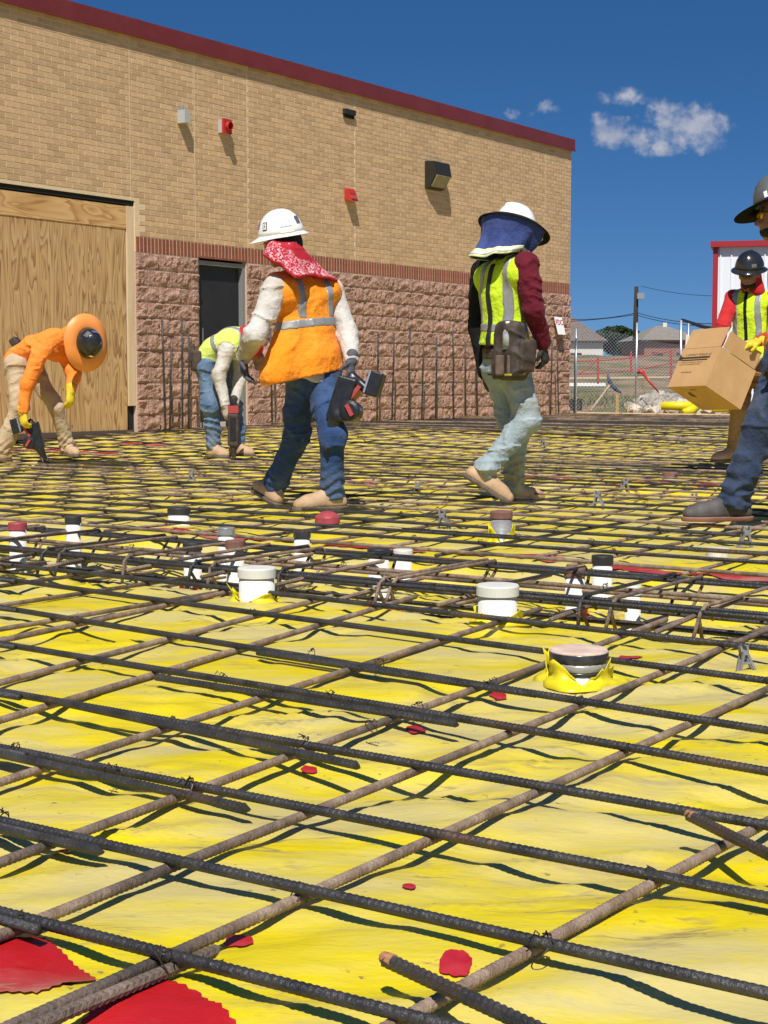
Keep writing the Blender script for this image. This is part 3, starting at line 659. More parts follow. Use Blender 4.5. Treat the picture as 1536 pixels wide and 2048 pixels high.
# ------------------------------------------------------------------ reinforcing mat
def ribbed(path, r, pitch=.0112, n=8, rib=.0012, ribs=True):
    """a deformed bar along a nearly straight path"""
    path = np.array(path, float); seg = np.linalg.norm(np.diff(path, axis=0), axis=1); S = np.concatenate([[0], np.cumsum(seg)]); Ltot = S[-1]
    if ribs:
        k = int(Ltot / pitch); base = (np.arange(k)[:, None] * pitch + np.array([.0, .34, .62])[None] * pitch).ravel(); hh = np.tile([0, rib, rib * .9], k)
    else:
        base = np.linspace(0, Ltot, max(2, int(Ltot / .8))); hh = np.zeros(len(base))
    a = np.arange(n) * 2 * math.pi / n
    sh = (.45 * pitch * np.sin(a * 2)) if ribs else np.zeros(n)
    s = np.clip(base[:, None] + sh[None], 0, Ltot)
    C = np.stack([np.interp(s, S, path[:, i]) for i in range(3)], -1)
    d = unit(path[-1] - path[0]); u = unit(np.cross(d, [0, 0, 1.]) if abs(d[2]) < .9 else np.cross(d, [1., 0, 0])); w = np.cross(u, d)
    lon = np.where(np.abs(np.sin(a)) < .3, 1.06, 1.0)
    rad = r * lon[None] + hh[:, None] * np.where(np.abs(np.sin(a)) < .3, .2, 1.0)[None]
    V = C + rad[..., None] * (np.cos(a)[None, :, None] * u + np.sin(a)[None, :, None] * w)
    m = len(base); i, j = np.meshgrid(np.arange(m - 1), np.arange(n), indexing='ij'); p = (i * n + j).ravel(); p2 = (i * n + (j + 1) % n).ravel()
    Fq = np.stack([p, p + n, p2 + n, p2], 1)
    V = V.reshape(-1, 3); e = len(V); V = np.concatenate([V, [path[0], path[-1]]])
    t0 = np.array([[e, k, (k + 1) % n, e] for k in range(n)]); t1 = np.array([[e + 1, (m - 1) * n + (k + 1) % n, (m - 1) * n + k, e + 1] for k in range(n)])
    return V, Fq, [(e, k, (k + 1) % n) for k in range(n)] + [(e + 1, (m - 1) * n + (k + 1) % n, (m - 1) * n + k) for k in range(n)]
def bar(name, path, r, m, parent, base, ribs=True, n=8, **kw):
    V, Fq, tri = ribbed(path, r, n=n, ribs=ribs, **kw)
    if ribs and len(V) > 4000:
        me = mesh(name, V - base, Fq, m, True)         # ends lie outside the mat: left open
    else: me = mesh(name, V - base, [tuple(f) for f in Fq] + tri, m, not ribs)
    return obj(name, me, parent)
ZA, ZB, RB = .043, .0265, .0084
def bpath(p0, p1, z, n=None, wob=.004):
    p0, p1 = np.array(p0[:2], float), np.array(p1[:2], float); L_ = np.linalg.norm(p1 - p0); n = n or max(3, int(L_ / .25)); s = np.linspace(0, 1, n)
    P = p0 + (p1 - p0) * s[:, None]; d = (p1 - p0) / L_; nn = np.array([-d[1], d[0]])
    ph = random.uniform(0, 99); w = wob * np.asarray(vnoise(s * L_ * .5 + ph, s * 0 + ph))
    P = P + nn * w[:, None]; zz = z + rise(P[:, 1]) + .004 * np.asarray(vnoise(s * L_ * .7 + ph * 2, s * 0 + 3.3))
    return np.column_stack([P, zz])
mat_base = tq2w(4, -3, 0); rm = empty('rebar_mat', mat_base, 'tied grid of ribbed reinforcing bars laid over the yellow sheet', 'rebar')
A_PX = [[(0, 1127), (1024, 1240)], [(0, 1157), (1024, 1288), (1536, 1367)], [(0, 1215), (768, 1335), (1536, 1460)], [(0, 1285), (768, 1420), (1536, 1537)],
        [(0, 1382), (768, 1518), (1536, 1645)], [(0, 1495), (768, 1645), (1536, 1790)], [(0, 1645), (768, 1815), (1536, 1992)], [(0, 1825), (768, 2022)]]
B_PX = [[(833, 2025), (1488, 1670)], [(30, 2040), (768, 1728), (1536, 1375)], [(0, 1875), (768, 1570), (1168, 1405)], [(0, 1720), (600, 1520), (1088, 1325)],
        [(0, 1560), (330, 1467), (768, 1317)], [(0, 1437), (310, 1352), (665, 1242)], [(0, 1365), (480, 1240)], [(0, 1280), (165, 1245)]]
def line_fit(pts, z, axis):                     # slab line through traced points: t as function of q, or q of t
    P = np.array([w2tq(onz(*p, z)) for p in pts]); i, j = (1, 0) if axis == 'A' else (0, 1)
    k = np.polyfit(P[:, i], P[:, j], 1); return k, P[:, i].min(), P[:, i].max()
a_near = []
for pts in A_PX:
    k, q0, q1 = line_fit(pts, ZA, 'A'); a_near.append(k); q0 -= .5; q1 = .75
    bar('bar', bpath(tq2w(np.polyval(k, q0), q0), tq2w(np.polyval(k, q1), q1), ZA), RB, M_BAR, rm, mat_base)
    qf = -13.35; bar('bar', bpath(tq2w(np.polyval(k, q0 + .5) - .022, q0 + .6), tq2w(np.polyval(k, q0) - .02, qf), ZA), RB, M_BAR, rm, mat_base, ribs=False, n=6)
b_near = []
for pts in B_PX:
    k, t0, t1 = line_fit(pts, ZB, 'B'); b_near.append(k); t0 -= .5; t1 = 4.55 + random.uniform(-.25, .1)
    bar('bar', bpath(tq2w(t0, np.polyval(k, t0)), tq2w(t1, np.polyval(k, t1)), ZB), RB, M_BARB, rm, mat_base)
for q in (-.56, -.18, .2, .58):                   # the grid goes on right of the picture
    bar('bar', bpath(tq2w(.6, q), tq2w(T_END - .08, q), ZB, wob=.01), RB, M_BARB, rm, mat_base, ribs=False, n=6)
# laps: second bars tied alongside, each with a blunt end in view
for i, (s, e) in enumerate([((312, 1354), (918, 1449)), ((90, 1399), (720, 1534)), ((-80, 1490), (502, 1614)), ((515, 1302), (1078, 1387)), ((-120, 1628), (210, 1704)), ((1290, 1747), (1660, 1822))]):
    p0, p1 = onz(*s, ZA), onz(*e, ZA); bar('bar', bpath(p0, p1, ZA - .001, wob=.001), RB, M_BAR, rm, mat_base)
for s, e in [((-60, 2110), (445, 1899)), ((-140, 1920), (95, 1836))]:
    bar('bar', bpath(onz(*s, ZB), onz(*e, ZB), ZB - .001, wob=.001), RB, M_BARB, rm, mat_base)
# the grid beyond the traced foreground
tA = []; t = 4.66
while t < T_END - .1: tA.append(t); t += .365 + random.uniform(-.03, .03) if t > 5.8 else .36
for t in tA:
    ribs_ = t < 7.6; jt = random.uniform(-.03, .03); m_ = M_BARB if random.random() < (.25 if t < 9 else .55) else M_BAR
    qv0 = -.775 * t / .678 - .6; qv1 = -.34 * t / .92
    if ribs_:
        bar('bar', bpath(tq2w(t, max(qv0, -13.3)), tq2w(t + jt, .75), ZA), RB, m_, rm, mat_base, n=6)
        bar('bar', bpath(tq2w(t + .02, qv0 + .6), tq2w(t + .02 - jt, -13.35), ZA), RB, m_, rm, mat_base, ribs=False, n=6)
    else: bar('bar', bpath(tq2w(t, -13.35), tq2w(t + jt, .75), ZA, wob=.012), RB, m_, rm, mat_base, ribs=False, n=6)
    if t > 6 and random.random() < .5:          # lapped mate
        q = random.uniform(-.72, -.45) * t / .8; bar('bar', bpath(tq2w(t + .021, q), tq2w(t + .021 + jt, q + random.uniform(1.2, 3)), ZA + .001), RB, m_, rm, mat_base, ribs=False, n=6)
qB = [np.polyval(k, 4.5) for k in b_near]; q = min(qB) - .38
while q > -13.2: qB.append(q); q -= .38 + random.uniform(-.03, .03)
for q in qB:
    t0 = (5.75 + random.uniform(-.1, .2)) if q > -8 else .5 + abs(q) * .5
    m_ = M_BARB if random.random() < .7 else M_BAR
    bar('bar', bpath(tq2w(t0, q), tq2w(T_END - .08, q + random.uniform(-.05, .05)), ZB, wob=.012), RB, m_, rm, mat_base, ribs=False, n=6)
    if q <= min(qB[:8]) and q > -8: bar('bar', bpath(tq2w(1.0, q), tq2w(4.5, q), ZB), RB, M_BARB, rm, mat_base, ribs=False, n=6)
# tie wires at the crossings
def wire_mesh(seed):
    rr = random.Random(seed); mb = MB(); pts = []
    for k in range(15):
        a = k / 14 * 2 * math.pi * 1.2; pts.append((.0135 * math.cos(a) + .004 * math.sin(a / 2), .0125 * math.sin(a) * .8, .004 * math.cos(a) + .013 * math.sin(a + .6)))
    mb.tube(pts, .0011, 4)
    for s in (-1, 1):
        p = [(0, 0, .010)]
        for k in range(5): p.append((s * .0035 * k + rr.uniform(-.003, .003), rr.uniform(-.004, .004) * k, .012 + .0035 * k - (.004 * k if k > 2 else 0)))
        mb.tube(p, .0011, 4)
    return mesh('tie_wire', mb.v, mb.f, M_WIRE)
wires = [wire_mesh(i) for i in range(4)]; nw = 0
def add_wire(p, sc=1.0):
    global nw
    o = obj('tie_wire', wires[nw % 4], rm, np.asarray(p) - mat_base); o.rotation_euler = (random.uniform(-.2, .2), random.uniform(-.2, .2), random.uniform(0, 6.28)); o.scale = (sc,) * 3; nw += 1
for px, py in [(437, 1358), (660, 1397), (745, 1455), (607, 1487), (222, 1547), (372, 1575), (30, 1505), (835, 1420), (326, 1925), (985, 1370), (622, 1310), (757, 1330), (5, 1640), (1080, 1892)]:
    p = onz(px, py, ZA); add_wire(p, 1.05)
for i, ka in enumerate(a_near):
    for j, kb in enumerate(b_near):
        if (i * 3 + j * 2) % 5: continue
        t = 2.5
        for _ in range(6): q = np.polyval(kb, t); t = np.polyval(ka, q)
        add_wire(tq2w(t, q, (ZA + ZB) / 2))
for _ in range(70):
    t = random.choice([x for x in tA if x < 12]); qs_ = [q for q in qB if -1.1 * t < q < -.36 * t]
    if qs_: add_wire(tq2w(t, random.choice(qs_), ZA), 1.15)
# loose cut bars lying on the mat
for s, e, lb in [((770, 1917), (1190, 2110), 'loose ribbed bar end pointing into the bottom of the picture'), ((1378, 1630), (1640, 1760), 'loose bar with rusty cut end at the right edge')]:
    p0, p1 = onz(*s, ZA + .017), onz(*e, ZA + .017); o = empty('loose_bar', p0, lb, 'rebar')
    bar('bar_shaft', bpath(p0, p1, ZA + .018, wob=.001), .0088, M_BAR, o, p0, rib=.0016)
    d = unit(p1 - p0); MB().tube([p0 - d * .004 - p0 + V3(0, 0, ZA + .018 - p0[2]), d * .018 + V3(0, 0, ZA + .018 - p0[2])], [.0075, .0094], 9).build('cut_end', mat('fresh_rust', (.32, .13, .06), (.45, .22, .12), rough=.7, scale=60), o)
# ------------------------------------------------------------------ beam cage in the trench
cg_b = tq2w(5.05, -3, -.3); cg = empty('beam_cage', cg_b, 'rusty stirrup cage hanging in the trench across the slab', 'rebar')
def stirrup(q, w0=4.62, w1=5.42, zt=.068, zb=-.085, lean=0.0):
    r = .03; pts = []
    for t, z in [(w0 - .02, zt - .11), (w0, zt - .02), (w0 + .03, zt), (w1 - .03, zt), (w1, zt - .03), (w1 - .07, zb + .03), (w1 - .1, zb), (w0 + .1, zb), (w0 + .07, zb + .03), (w0 + .0, zt - .04), (w0 + .03, zt + .004), (w0 + .12, zt - .055)]:
        pts.append(tq2w(t, q + lean * (z - zt), z) - cg_b)
    V = MB(); 
    dense = [pts[0]]
    for a, b in zip(pts[:-1], pts[1:]): dense += [a + (b - a) * .5, b]
    V.tube(dense, .0068, 7); return V
for i, q in enumerate(np.arange(-7.2, -.7, .44)):
    stirrup(q + random.uniform(-.05, .05), lean=random.uniform(-.25, .25)).build('stirrup', M_BAR if i % 3 else M_BARB, cg, True)
    if i % 2: stirrup(q + random.uniform(.04, .09), 4.63, 5.40, lean=random.uniform(-.3, .3)).build('stirrup', M_BARB, cg, True)
for t, z in [(4.645, .05), (4.70, .052), (5.39, .05), (5.33, .05), (4.70, -.02), (5.36, -.02), (4.76, -.072), (5.03, -.074), (5.28, -.072)]:
    p0, p1 = tq2w(t, -7.6), tq2w(t + random.uniform(-.03, .03), -.4); P = bpath(p0, p1, z); bar('cage_bar', P, .0078, M_BARB if t == 5.36 else M_BAR, cg, cg_b, ribs=z > -.05, n=6)
for q, t0, t1, z in [(-2.0, 4.35, 5.0, .02), (-2.9, 4.5, 5.3, .01), (-3.6, 4.4, 5.15, .03), (-1.55, 4.3, 5.1, .02), (-4.4, 4.5, 5.4, .03), (-5.1, 4.4, 5.2, .03), (-2.45, 4.5, 5.2, .0), (-3.3, 4.4, 5.0, .0), (-4.0, 4.5, 5.2, .03), (-4.8, 4.4, 5.0, .02), (-5.6, 4.5, 5.3, .03)]:
    bar('hook_bar', np.array([tq2w(t0, q, z), tq2w((t0 + t1) / 2, q + .01, z + .02), tq2w(t1, q + .02, z + .03)]), .0075, M_BARB, cg, cg_b, n=7)
# bundles of bars further back that read as brown bands
for i, (t, nb_) in enumerate([(16.2, 5), (21.0, 6), (24.0, 5)]):
    o = empty('bar_bundle', tq2w(t, -7, rise(tq2w(t, -7)[1])), ['rusty bundle of bars laid across the mat behind the walking workers', 'second rusty bundle of bars farther back on the mat', 'farthest rusty bundle of bars near the form board'][i], 'rebar', 'bar bundles')
    for k in range(nb_):
        a = -13.2 + random.uniform(0, 1.0); b = -1 - random.uniform(0, 2); P = bpath(tq2w(t + k * .022, a), tq2w(t + k * .022 + random.uniform(-.05, .05), b), ZA + .018 + .017 * (k % 2), wob=.02); bar('bar', P, .0095, M_BARB, o, np.array(o.location), ribs=False, n=6)

# ------------------------------------------------------------------ pipe stubs
M_TAPE = mat('silver_tape', (.28, .28, .27), (.42, .42, .4), rough=.3, metal=.4, scale=12, stretch=(1, 1, 6)); M_BTAPE = mat('black_tape', (.02, .02, .02), (.05, .05, .05), rough=.25, scale=20)
M_DUSTY = mat('dusty_cap', (.5, .36, .28), (.66, .52, .42), rough=.9, scale=14); M_BRCAP = mat('brown_cap', (.16, .07, .055), (.22, .11, .085), rough=.8, scale=18); M_RCAP = mat('red_cap', (.30, .04, .05), (.40, .07, .08), rough=.5, scale=14)
M_BKCAP = mat('black_cap', (.02, .02, .02), (.04, .038, .035), rough=.6)
def pipe(px, base, r, h, label, cap_m=None, body=M_WHT, bands=(), boot=None, z0=None, sink=.25, dome=0.0, group=None, capover=.004):
    p = onz(px, base, 0 if z0 is None else z0); t, q = w2tq(p); zz = float(mz(t, q)) if z0 is None else z0
    o = empty('pipe_stub', (p[0], p[1], zz), label, 'pipe', group); zt = h
    MB().lathe([(r * .9, zt - .006), (r, zt - .004), (r, -sink)], n=36).build('pipe_wall', body, o, True)
    ch = .032
    if cap_m is not None:
        c = r + capover; MB().lathe([(.0005, zt + .004 + dome), (c * .5, zt + .004 + dome * .8), (c * .955, zt + .003 + dome * .1), (c, zt - .002), (c, zt - ch), (r * .99, zt - ch - .001)], n=36).build('pipe_cap', cap_m, o)
    for z1, z2, m_ in bands: MB().lathe([(r + .0042, z1), (r + .0058, z1 - .002), (r + .0055, z2 + .002), (r + .004, z2)][::1], n=24).build('tape_band', m_, o, True)
    if boot:
        m_, bh, bs, npet = boot; n = 48; V = []; rows = 7; rr = np.random.default_rng(int(px)); kk = rr.uniform(.7, 1.15, npet)
        for j in range(rows):
            s = j / (rows - 1)
            for k in range(n):
                a = 2 * math.pi * k / n; ph = (a / (2 * math.pi) * npet) % 1; pet = kk[int(a / (2 * math.pi) * npet) % npet] * max(0, 1 - abs(2 * ph - 1) * 1.1) * (.9 + .2 * math.sin(a * 23 + px))
                zz_ = bh * pet * s ** 1.3 + .004; rad = r + .007 + (bs - r) * (1 - s) ** 2.4 * (.7 + .3 * math.sin(3 * a + px)) + .03 * s * s * pet + .004 * math.sin(9 * a + 5 * s)
                V.append((rad * math.cos(a), rad * math.sin(a), zz_ if j else -.004))
        Fc = [(j * n + k, j * n + (k + 1) % n, (j + 1) * n + (k + 1) % n, (j + 1) * n + k) for j in range(rows - 1) for k in range(n)]
        b = obj('pipe_boot', mesh('pipe_boot', V, Fc, m_, True), o); sd = b.modifiers.new('thick', 'SOLIDIFY'); sd.thickness = .0015
    return o
M_YTAPE = mat('yellow_tape', (.72, .62, .006), (.62, .52, .02), rough=.35, scale=10)
pipe(1157, 1372, .072, .082, 'large pipe stub wrapped in black and silver tape with torn yellow boot', M_DUSTY, bands=((.078, .052, M_BTAPE), (.0505, .033, M_TAPE), (.0315, .024, M_BTAPE)), boot=(M_YTAPE, .075, .13, 4))
pipe(995, 1250, .064, .118, 'white capped pipe stub at the near edge of the trench, right of centre', M_WHT, boot=(M_YTAPE, .045, .11, 4), capover=.006)
pipe(514, 1207, .064, .122, 'white capped pipe stub at the near edge of the trench, left of centre', M_WHT, boot=(M_YTAPE, .055, .11, 3), capover=.005)
def tpipe(px, top, w, Y, label, **kw):
    p = at(px, top, Y); r = w / 2 / FPX * Y; t, q = w2tq(p); zf = float(mz(t, q)); o = pipe(px, 1000, r, p[2] - zf, label, z0=zf, **kw)
    o.location = (p[0], p[1], zf); return o
RBOOT = (M_RED, .05, .10, 3)
tpipe(35, 1046, 34, 7.4, 'thin white pipe stub with red taped top at the left edge', cap_m=M_RCAP)
tpipe(146, 1033, 30, 7.55, 'thin white pipe stub with black taped top, second from the left edge', cap_m=M_BKCAP)
tpipe(358, 1016, 44, 8.6, 'low dark capped pipe stub behind the trench on the left', cap_m=M_BKCAP)
tpipe(385, 1086, 36, 6.9, 'white pipe stub in the trench with black lid, left of the big white stub', cap_m=M_BKCAP, boot=RBOOT)
tpipe(452, 1056, 32, 7.2, 'thin white pipe stub with silver taped top behind the big white stub', cap_m=M_TAPE)
tpipe(470, 1082, 36, 6.8, 'white pipe stub with brown lid close behind the big white stub', cap_m=M_BRCAP)
tpipe(604, 1062, 32, 7.2, 'white pipe stub with black taped top in front of the walking boots', cap_m=M_BTAPE)
tpipe(655, 1034, 48, 8.3, 'pipe stub with domed red taped cap below the walking boots', cap_m=M_RCAP, body=M_TAPE, dome=.03)
tpipe(757, 1098, 42, 6.7, 'white pipe stub in the trench with black top, centre', cap_m=M_BKCAP)
tpipe(806, 1100, 36, 6.75, 'plain white pipe stub in the trench right of the black topped one', cap_m=M_WHT)
tpipe(764, 1165, 34, 6.1, 'short white pipe stub with red boot in the trench centre', cap_m=M_WHT, boot=RBOOT)
tpipe(1003, 1023, 42, 7.6, 'brown capped pipe stub wrapped in silver tape and yellow, centre right', cap_m=M_BRCAP, body=M_TAPE, boot=(M_YTAPE, .1, .08, 4))
tpipe(1150, 1136, 40, 6.0, 'white pipe stub with brown lid and red boot in the trench', cap_m=M_BRCAP, boot=RBOOT)
tpipe(1205, 1112, 40, 6.3, 'pipe stub with thick black taped top in the trench', cap_m=M_BKCAP)
tpipe(1266, 1172, 32, 5.75, 'thin white pipe stub in the trench at right', cap_m=M_WHT)
tpipe(1436, 1098, 42, 7.0, 'low white pipe stub beside the black boot at right', cap_m=M_WHT)
tpipe(1340, 945, 30, 12.5, 'low brown capped pipe stub in the middle distance at right', cap_m=M_BRCAP, body=M_TAPE)
# ------------------------------------------------------------------ rebar chairs (grey plastic)
M_CHR = mat('grey_plastic', (.17, .17, .18), (.24, .24, .25), rough=.6, scale=30)
def chair_mesh():
    m = MB()
    for y in (-.016, .016):
        m.obox((-.019, y, .026), ((.93, 0, -.36), (0, 1, 0), (.36, 0, .93)), (.0048, .0045, .034)); m.obox((.019, y, .026), ((.93, 0, .36), (0, 1, 0), (-.36, 0, .93)), (.0048, .0045, .034)); m.obox((0, y, .024), ((1, 0, 0), (0, 1, 0), (0, 0, 1)), (.016, .004, .004))
    m.obox((0, 0, .058), ((1, 0, 0), (0, 1, 0), (0, 0, 1)), (.012, .0215, .007)); m.obox((-.0125, 0, .072), ((1, 0, 0), (0, 1, 0), (0, 0, 1)), (.004, .014, .009)); m.obox((.0125, 0, .072), ((1, 0, 0), (0, 1, 0), (0, 0, 1)), (.004, .014, .009))
    return mesh('rebar_chair', m.v, m.f, M_CHR)
cm = chair_mesh()
for px, py, lb in [(887, 1048, 'grey plastic rebar chair left of the brown capped pipe stub'), (1197, 1014, 'grey plastic rebar chair right of the maroon worker'), (1391, 981, 'grey plastic rebar chair left of the jeans leg'),
                   (1248, 980, 'dark rebar chair beside the red tape at right'), (1490, 1085, 'pale grey rebar chair at the right edge below the boot'), (1492, 1335, 'dark rebar chair at the right edge near the trench'), (92, 938, 'grey rebar chair at the left near the orange worker'),
                   (383, 962, 'grey rebar chair at the left behind the trench'), (832, 982, 'grey rebar chair between the two walking workers'), (1085, 905, 'small far rebar chair right of the pale jeans'), (1357, 900, 'small far rebar chair below the carton')]:
    p = onz(px, py, 0.02); t, q = w2tq(p); o = obj('rebar_chair', cm, None, (p[0], p[1], float(mz(t, q)))); s = 1.15 if p[1] > 6 else .7
    o.scale = (s, s, s * 1.15); o.rotation_euler = (random.uniform(-.15, .15), random.uniform(-.15, .15), random.uniform(-.6, .6)); tag(o, lb, 'rebar chair', 'grey plastic rebar chairs')
# ------------------------------------------------------------------ far side of the site
# form board along the slab's far edge
fb0 = tq2w(T_END + .12, -13.4); fb1 = tq2w(T_END + .12, -3.0); fb = empty('form_board', (*fb0[:2], 0.0), 'pale timber form board edging the far side of the slab', 'board')
fdir = unit(np.array([*AV, 0])); fup = V3(0, 0, 1); fn = unit(np.array([*DV, 0])); zf = .17
for k in range(3):
    a = k * 3.45; MB().obox(fdir * (a + 1.72) + fup * (zf - .03), (fdir, fn, fup), (1.722, .02, .10 + .004 * (k % 2))).build('plank', M_LUM, fb)
for k in range(14): MB().obox(fdir * (.9 + .72 * k) + fup * (zf + .03) - fn * .03, (fdir, fn, fup), (.02, .012, .03)).build('form_clip', M_RCAP, fb)
# grass tufts
def grass():
    V, Fc = [], []; r_ = np.random.default_rng(5)
    for _ in range(9000):
        Y = r_.uniform(30.3, 62); X = r_.uniform(.07, .30) * Y
        if vnoise(np.array(X * .35), np.array(Y * .22), seed=77) < -.05 + .25 * ((Y > 36) & (Y < 44)): continue
        z = float(terr_z(X, Y)); h = r_.uniform(.06, .20); a = r_.uniform(0, 6.28); w = .018 + .0006 * Y; b = len(V); dx, dy = math.cos(a) * w, math.sin(a) * w; lx, ly = r_.uniform(-.08, .08, 2)
        V += [(X - dx, Y - dy, z - .02), (X + dx, Y + dy, z - .02), (X + lx + dx * .2, Y + ly, z + h)]; Fc.append((b, b + 1, b + 2))
    o = obj('grass', mesh('grass', V, Fc, mat('grass_blade', (.09, .13, .03), (.22, .19, .08), rough=.9, scale=.4))); tag(o, 'dry green and tan grass on the dirt beyond the form board', 'grass', kind='stuff')
grass()
# rubble heap
M_ROCK = mat('pale_limestone', (.50, .43, .34), (.64, .57, .47), rough=.95, scale=6, bump=.6, bscale=20)
rk = empty('rubble_heap', at(1340, 822, 30.6), 'heap of pale limestone rubble behind the form board', 'rubble'); rb0 = np.array(rk.location)
def rock(seed):
    r_ = np.random.default_rng(seed); bm = bmesh.new(); bmesh.ops.create_icosphere(bm, subdivisions=1, radius=1)
    for v in bm.verts: v.co *= r_.uniform(.6, 1.15)
    me = bpy.data.meshes.new('rock'); bm.to_mesh(me); bm.free(); me.materials.append(M_ROCK); return me
rocks = [rock(i) for i in range(6)]
for i in range(290):
    px = random.gauss(1340, 52); top = 822 - max(0, 36 * (1 - abs(px - 1320) / 95)); py = random.uniform(top, 823)
    if not 1255 < px < 1465: continue
    p = at(px, py, 30.6 + (823 - py) * .03 + random.uniform(-.2, .35)); o = obj('rock', rocks[i % 6], rk, p - rb0); s = random.uniform(.05, .13); o.scale = (s * 1.3, s, s * .8); o.rotation_euler = [random.uniform(0, 6) for _ in range(3)]
# folded yellow offcuts
M_YROLL = mat('yellow_roll', (.72, .60, .004), (.66, .54, .01), rough=.4, scale=4)
p = at(1362, 814, 30.1); o = empty('membrane_roll', p, 'rolled yellow membrane offcut lying on the rubble heap', 'roll'); p2 = at(1322, 812, 30.2) - p; p3 = at(1392, 812, 30.1) - p; p4 = at(1380, 822, 29.9) - p; p5 = at(1366, 824, 29.85) - p
MB().tube([p2, p2 * .5 + p3 * .5, p3 * .9], [.08, .095, .085], 10).build('roll', M_YROLL, o, True); MB().tube([p3, p4, p5], [.10, .09, .06], 9).build('folded_end', M_YROLL, o, True)
p = at(1447, 819, 30.0); o = empty('membrane_offcut', p, 'flat yellow membrane offcut below the carton', 'roll'); MB().tube([at(1424, 820, 30) - p, at(1473, 817, 30) - p], [.045, .06], 8).build('roll', M_YROLL, o, True)
# pickaxe leaning on the dirt
p0, p1 = at(1181, 822, 30.4), at(1221, 768, 30.9); o = empty('pickaxe', p0, 'pickaxe with pale wooden handle and worn blue head', 'pickaxe')
MB().tube([V3(0, 0, 0), (p1 - p0) * .98, (p1 - p0) * 1.06], [.028, .022, .032], 8).build('handle', M_LUM, o, True)
MB().tube([at(px, py, 30.9) - p0 for px, py in [(1216, 738), (1216, 752), (1219, 763), (1223, 770), (1231, 778), (1242, 786)]], [.008, .025, .04, .05, .042, .02], 8).build('pick_head', mat('worn_blue_steel', (.03, .05, .14), (.2, .21, .25), rough=.5, metal=.4, scale=12), o, True)
p = at(1234, 822, 30.6); o = empty('survey_stake', p, 'short yellow-brown timber stake right of the pickaxe', 'stake'); MB().obox((0, 0, .13), ((1, 0, 0), (0, 1, 0), (0, 0, 1)), (.034, .02, .19)).add([(-.034, -.02, .3201), (.034, -.02, .3201), (.034, .02, .3201), (-.034, .02, .3201), (0, 0, .34)], [(0, 1, 4), (1, 2, 4), (2, 3, 4), (3, 0, 4)]).build('stake_shaft', mat('stake_wood', (.55, .36, .12), rough=.8), o)
p = at(1256, 822, 30.3); o = empty('dry_weed', p, 'small dry weed between the stake and the rubble', 'plant')
for k in range(5):
    a = k * 1.3; MB().tube([(0, 0, -.03), (.04 * math.cos(a), .03 * math.sin(a), .06), (.09 * math.cos(a), .05 * math.sin(a), .11 + .01 * k)], [.006, .006, .012], 5).build('stem', M_LUM, o)
# black crate
p = at(1149, 821, 30.5); o = empty('crate', p, 'black ribbed plastic crate at the building corner beyond the fence', 'crate'); M_CR = mat('black_plastic', (.015, .015, .015), (.03, .03, .03), rough=.5)
for sx in (-1, 1): MB().box((sx * .13 - .008, -.12, 0), (sx * .13 + .008, .12, .23)).build('end_wall', M_CR, o)
for sy in (-1, 1):
    for k in range(7): MB().box((-.121, sy * .12 - .006, .012 + .031 * k), (.121, sy * .12 + .006, .012 + .031 * k + .022)).build('slat', M_CR, o)
MB().box((-.12, -.112, .0), (.12, .112, .01)).build('crate_floor', M_CR, o)
p = at(1158, 768, 44); o = obj('white_board', MB().box((-.75, -.1, 0), (.75, .1, .09)).build('tmp', M_SGN).data, None, (p[0], p[1], p[2] - .06)); bpy.data.objects.remove(bpy.data.objects['tmp']); o.rotation_euler = (0, 0, .05); tag(o, 'white board lying in the grass behind the fence', 'board')
p = at(1240, 757, 52); o = obj('long_timber', MB().box((-1.9, -.05, 0), (1.9, .05, .06)).build('tmp', M_LUM).data, None, (p[0], p[1], p[2])); bpy.data.objects.remove(bpy.data.objects['tmp']); o.rotation_euler = (0, -.012, .2); tag(o, 'long pale timber lying across the dirt bank', 'board')
# chain link fence: starts at the building corner
f0, f1 = at(1136, 823, 30.2), at(1376, 823, 31.0); fz = .12; f0[2] = f1[2] = fz; FH = 1.72; fL = np.linalg.norm(f1 - f0); fd = unit(f1 - f0)
fe = empty('chain_link_fence', f0, 'galvanised chain link fence panel right of the building corner', 'fence')
def post(s, h, r, name): MB().tube([fd * s + V3(0, 0, -.15), fd * s + V3(0, 0, h)], r, 8).add([], []).build(name, M_GALV, fe, True)
post(.16, FH, .02, 'post'); post(1.47, 1.85, .022, 'post'); post(fL - .02, 1.85, .03, 'post')
mw = MB(); dia = .075; n = int(fL / dia)
for k in range(-int(FH / dia), n + 1):
    for sgn in (1, -1):
        pts = []
        s0 = k * dia if sgn > 0 else k * dia + FH
        a, b = s0, s0 + sgn * FH; za, zb_ = 0.0, FH
        if a < 0: za += -a if sgn > 0 else 0; a = 0 if sgn > 0 else a
        if sgn > 0 and b > fL: zb_ -= (b - fL); b = fL
        if sgn < 0 and a > fL: za += (a - fL); a = fL
        if sgn < 0 and b < 0: zb_ -= -b; b = 0
        if zb_ - za < .05 or (b - a) * sgn <= 0: continue
        sag = lambda s: .05 * math.sin(s * 2.2)
        top = lambda s, z: z * (1 - .16 * (s / fL) * (z / FH)) + sag(s) * z / FH
        m = 4; pts = [fd * (a + (b - a) * i / m) + V3(0, 0, top(a + (b - a) * i / m, za + (zb_ - za) * i / m)) for i in range(m + 1)]; mw.tube(pts, .0032, 3, False)
tag(mw.build('mesh_wire', M_GALV, fe), kind='stuff')
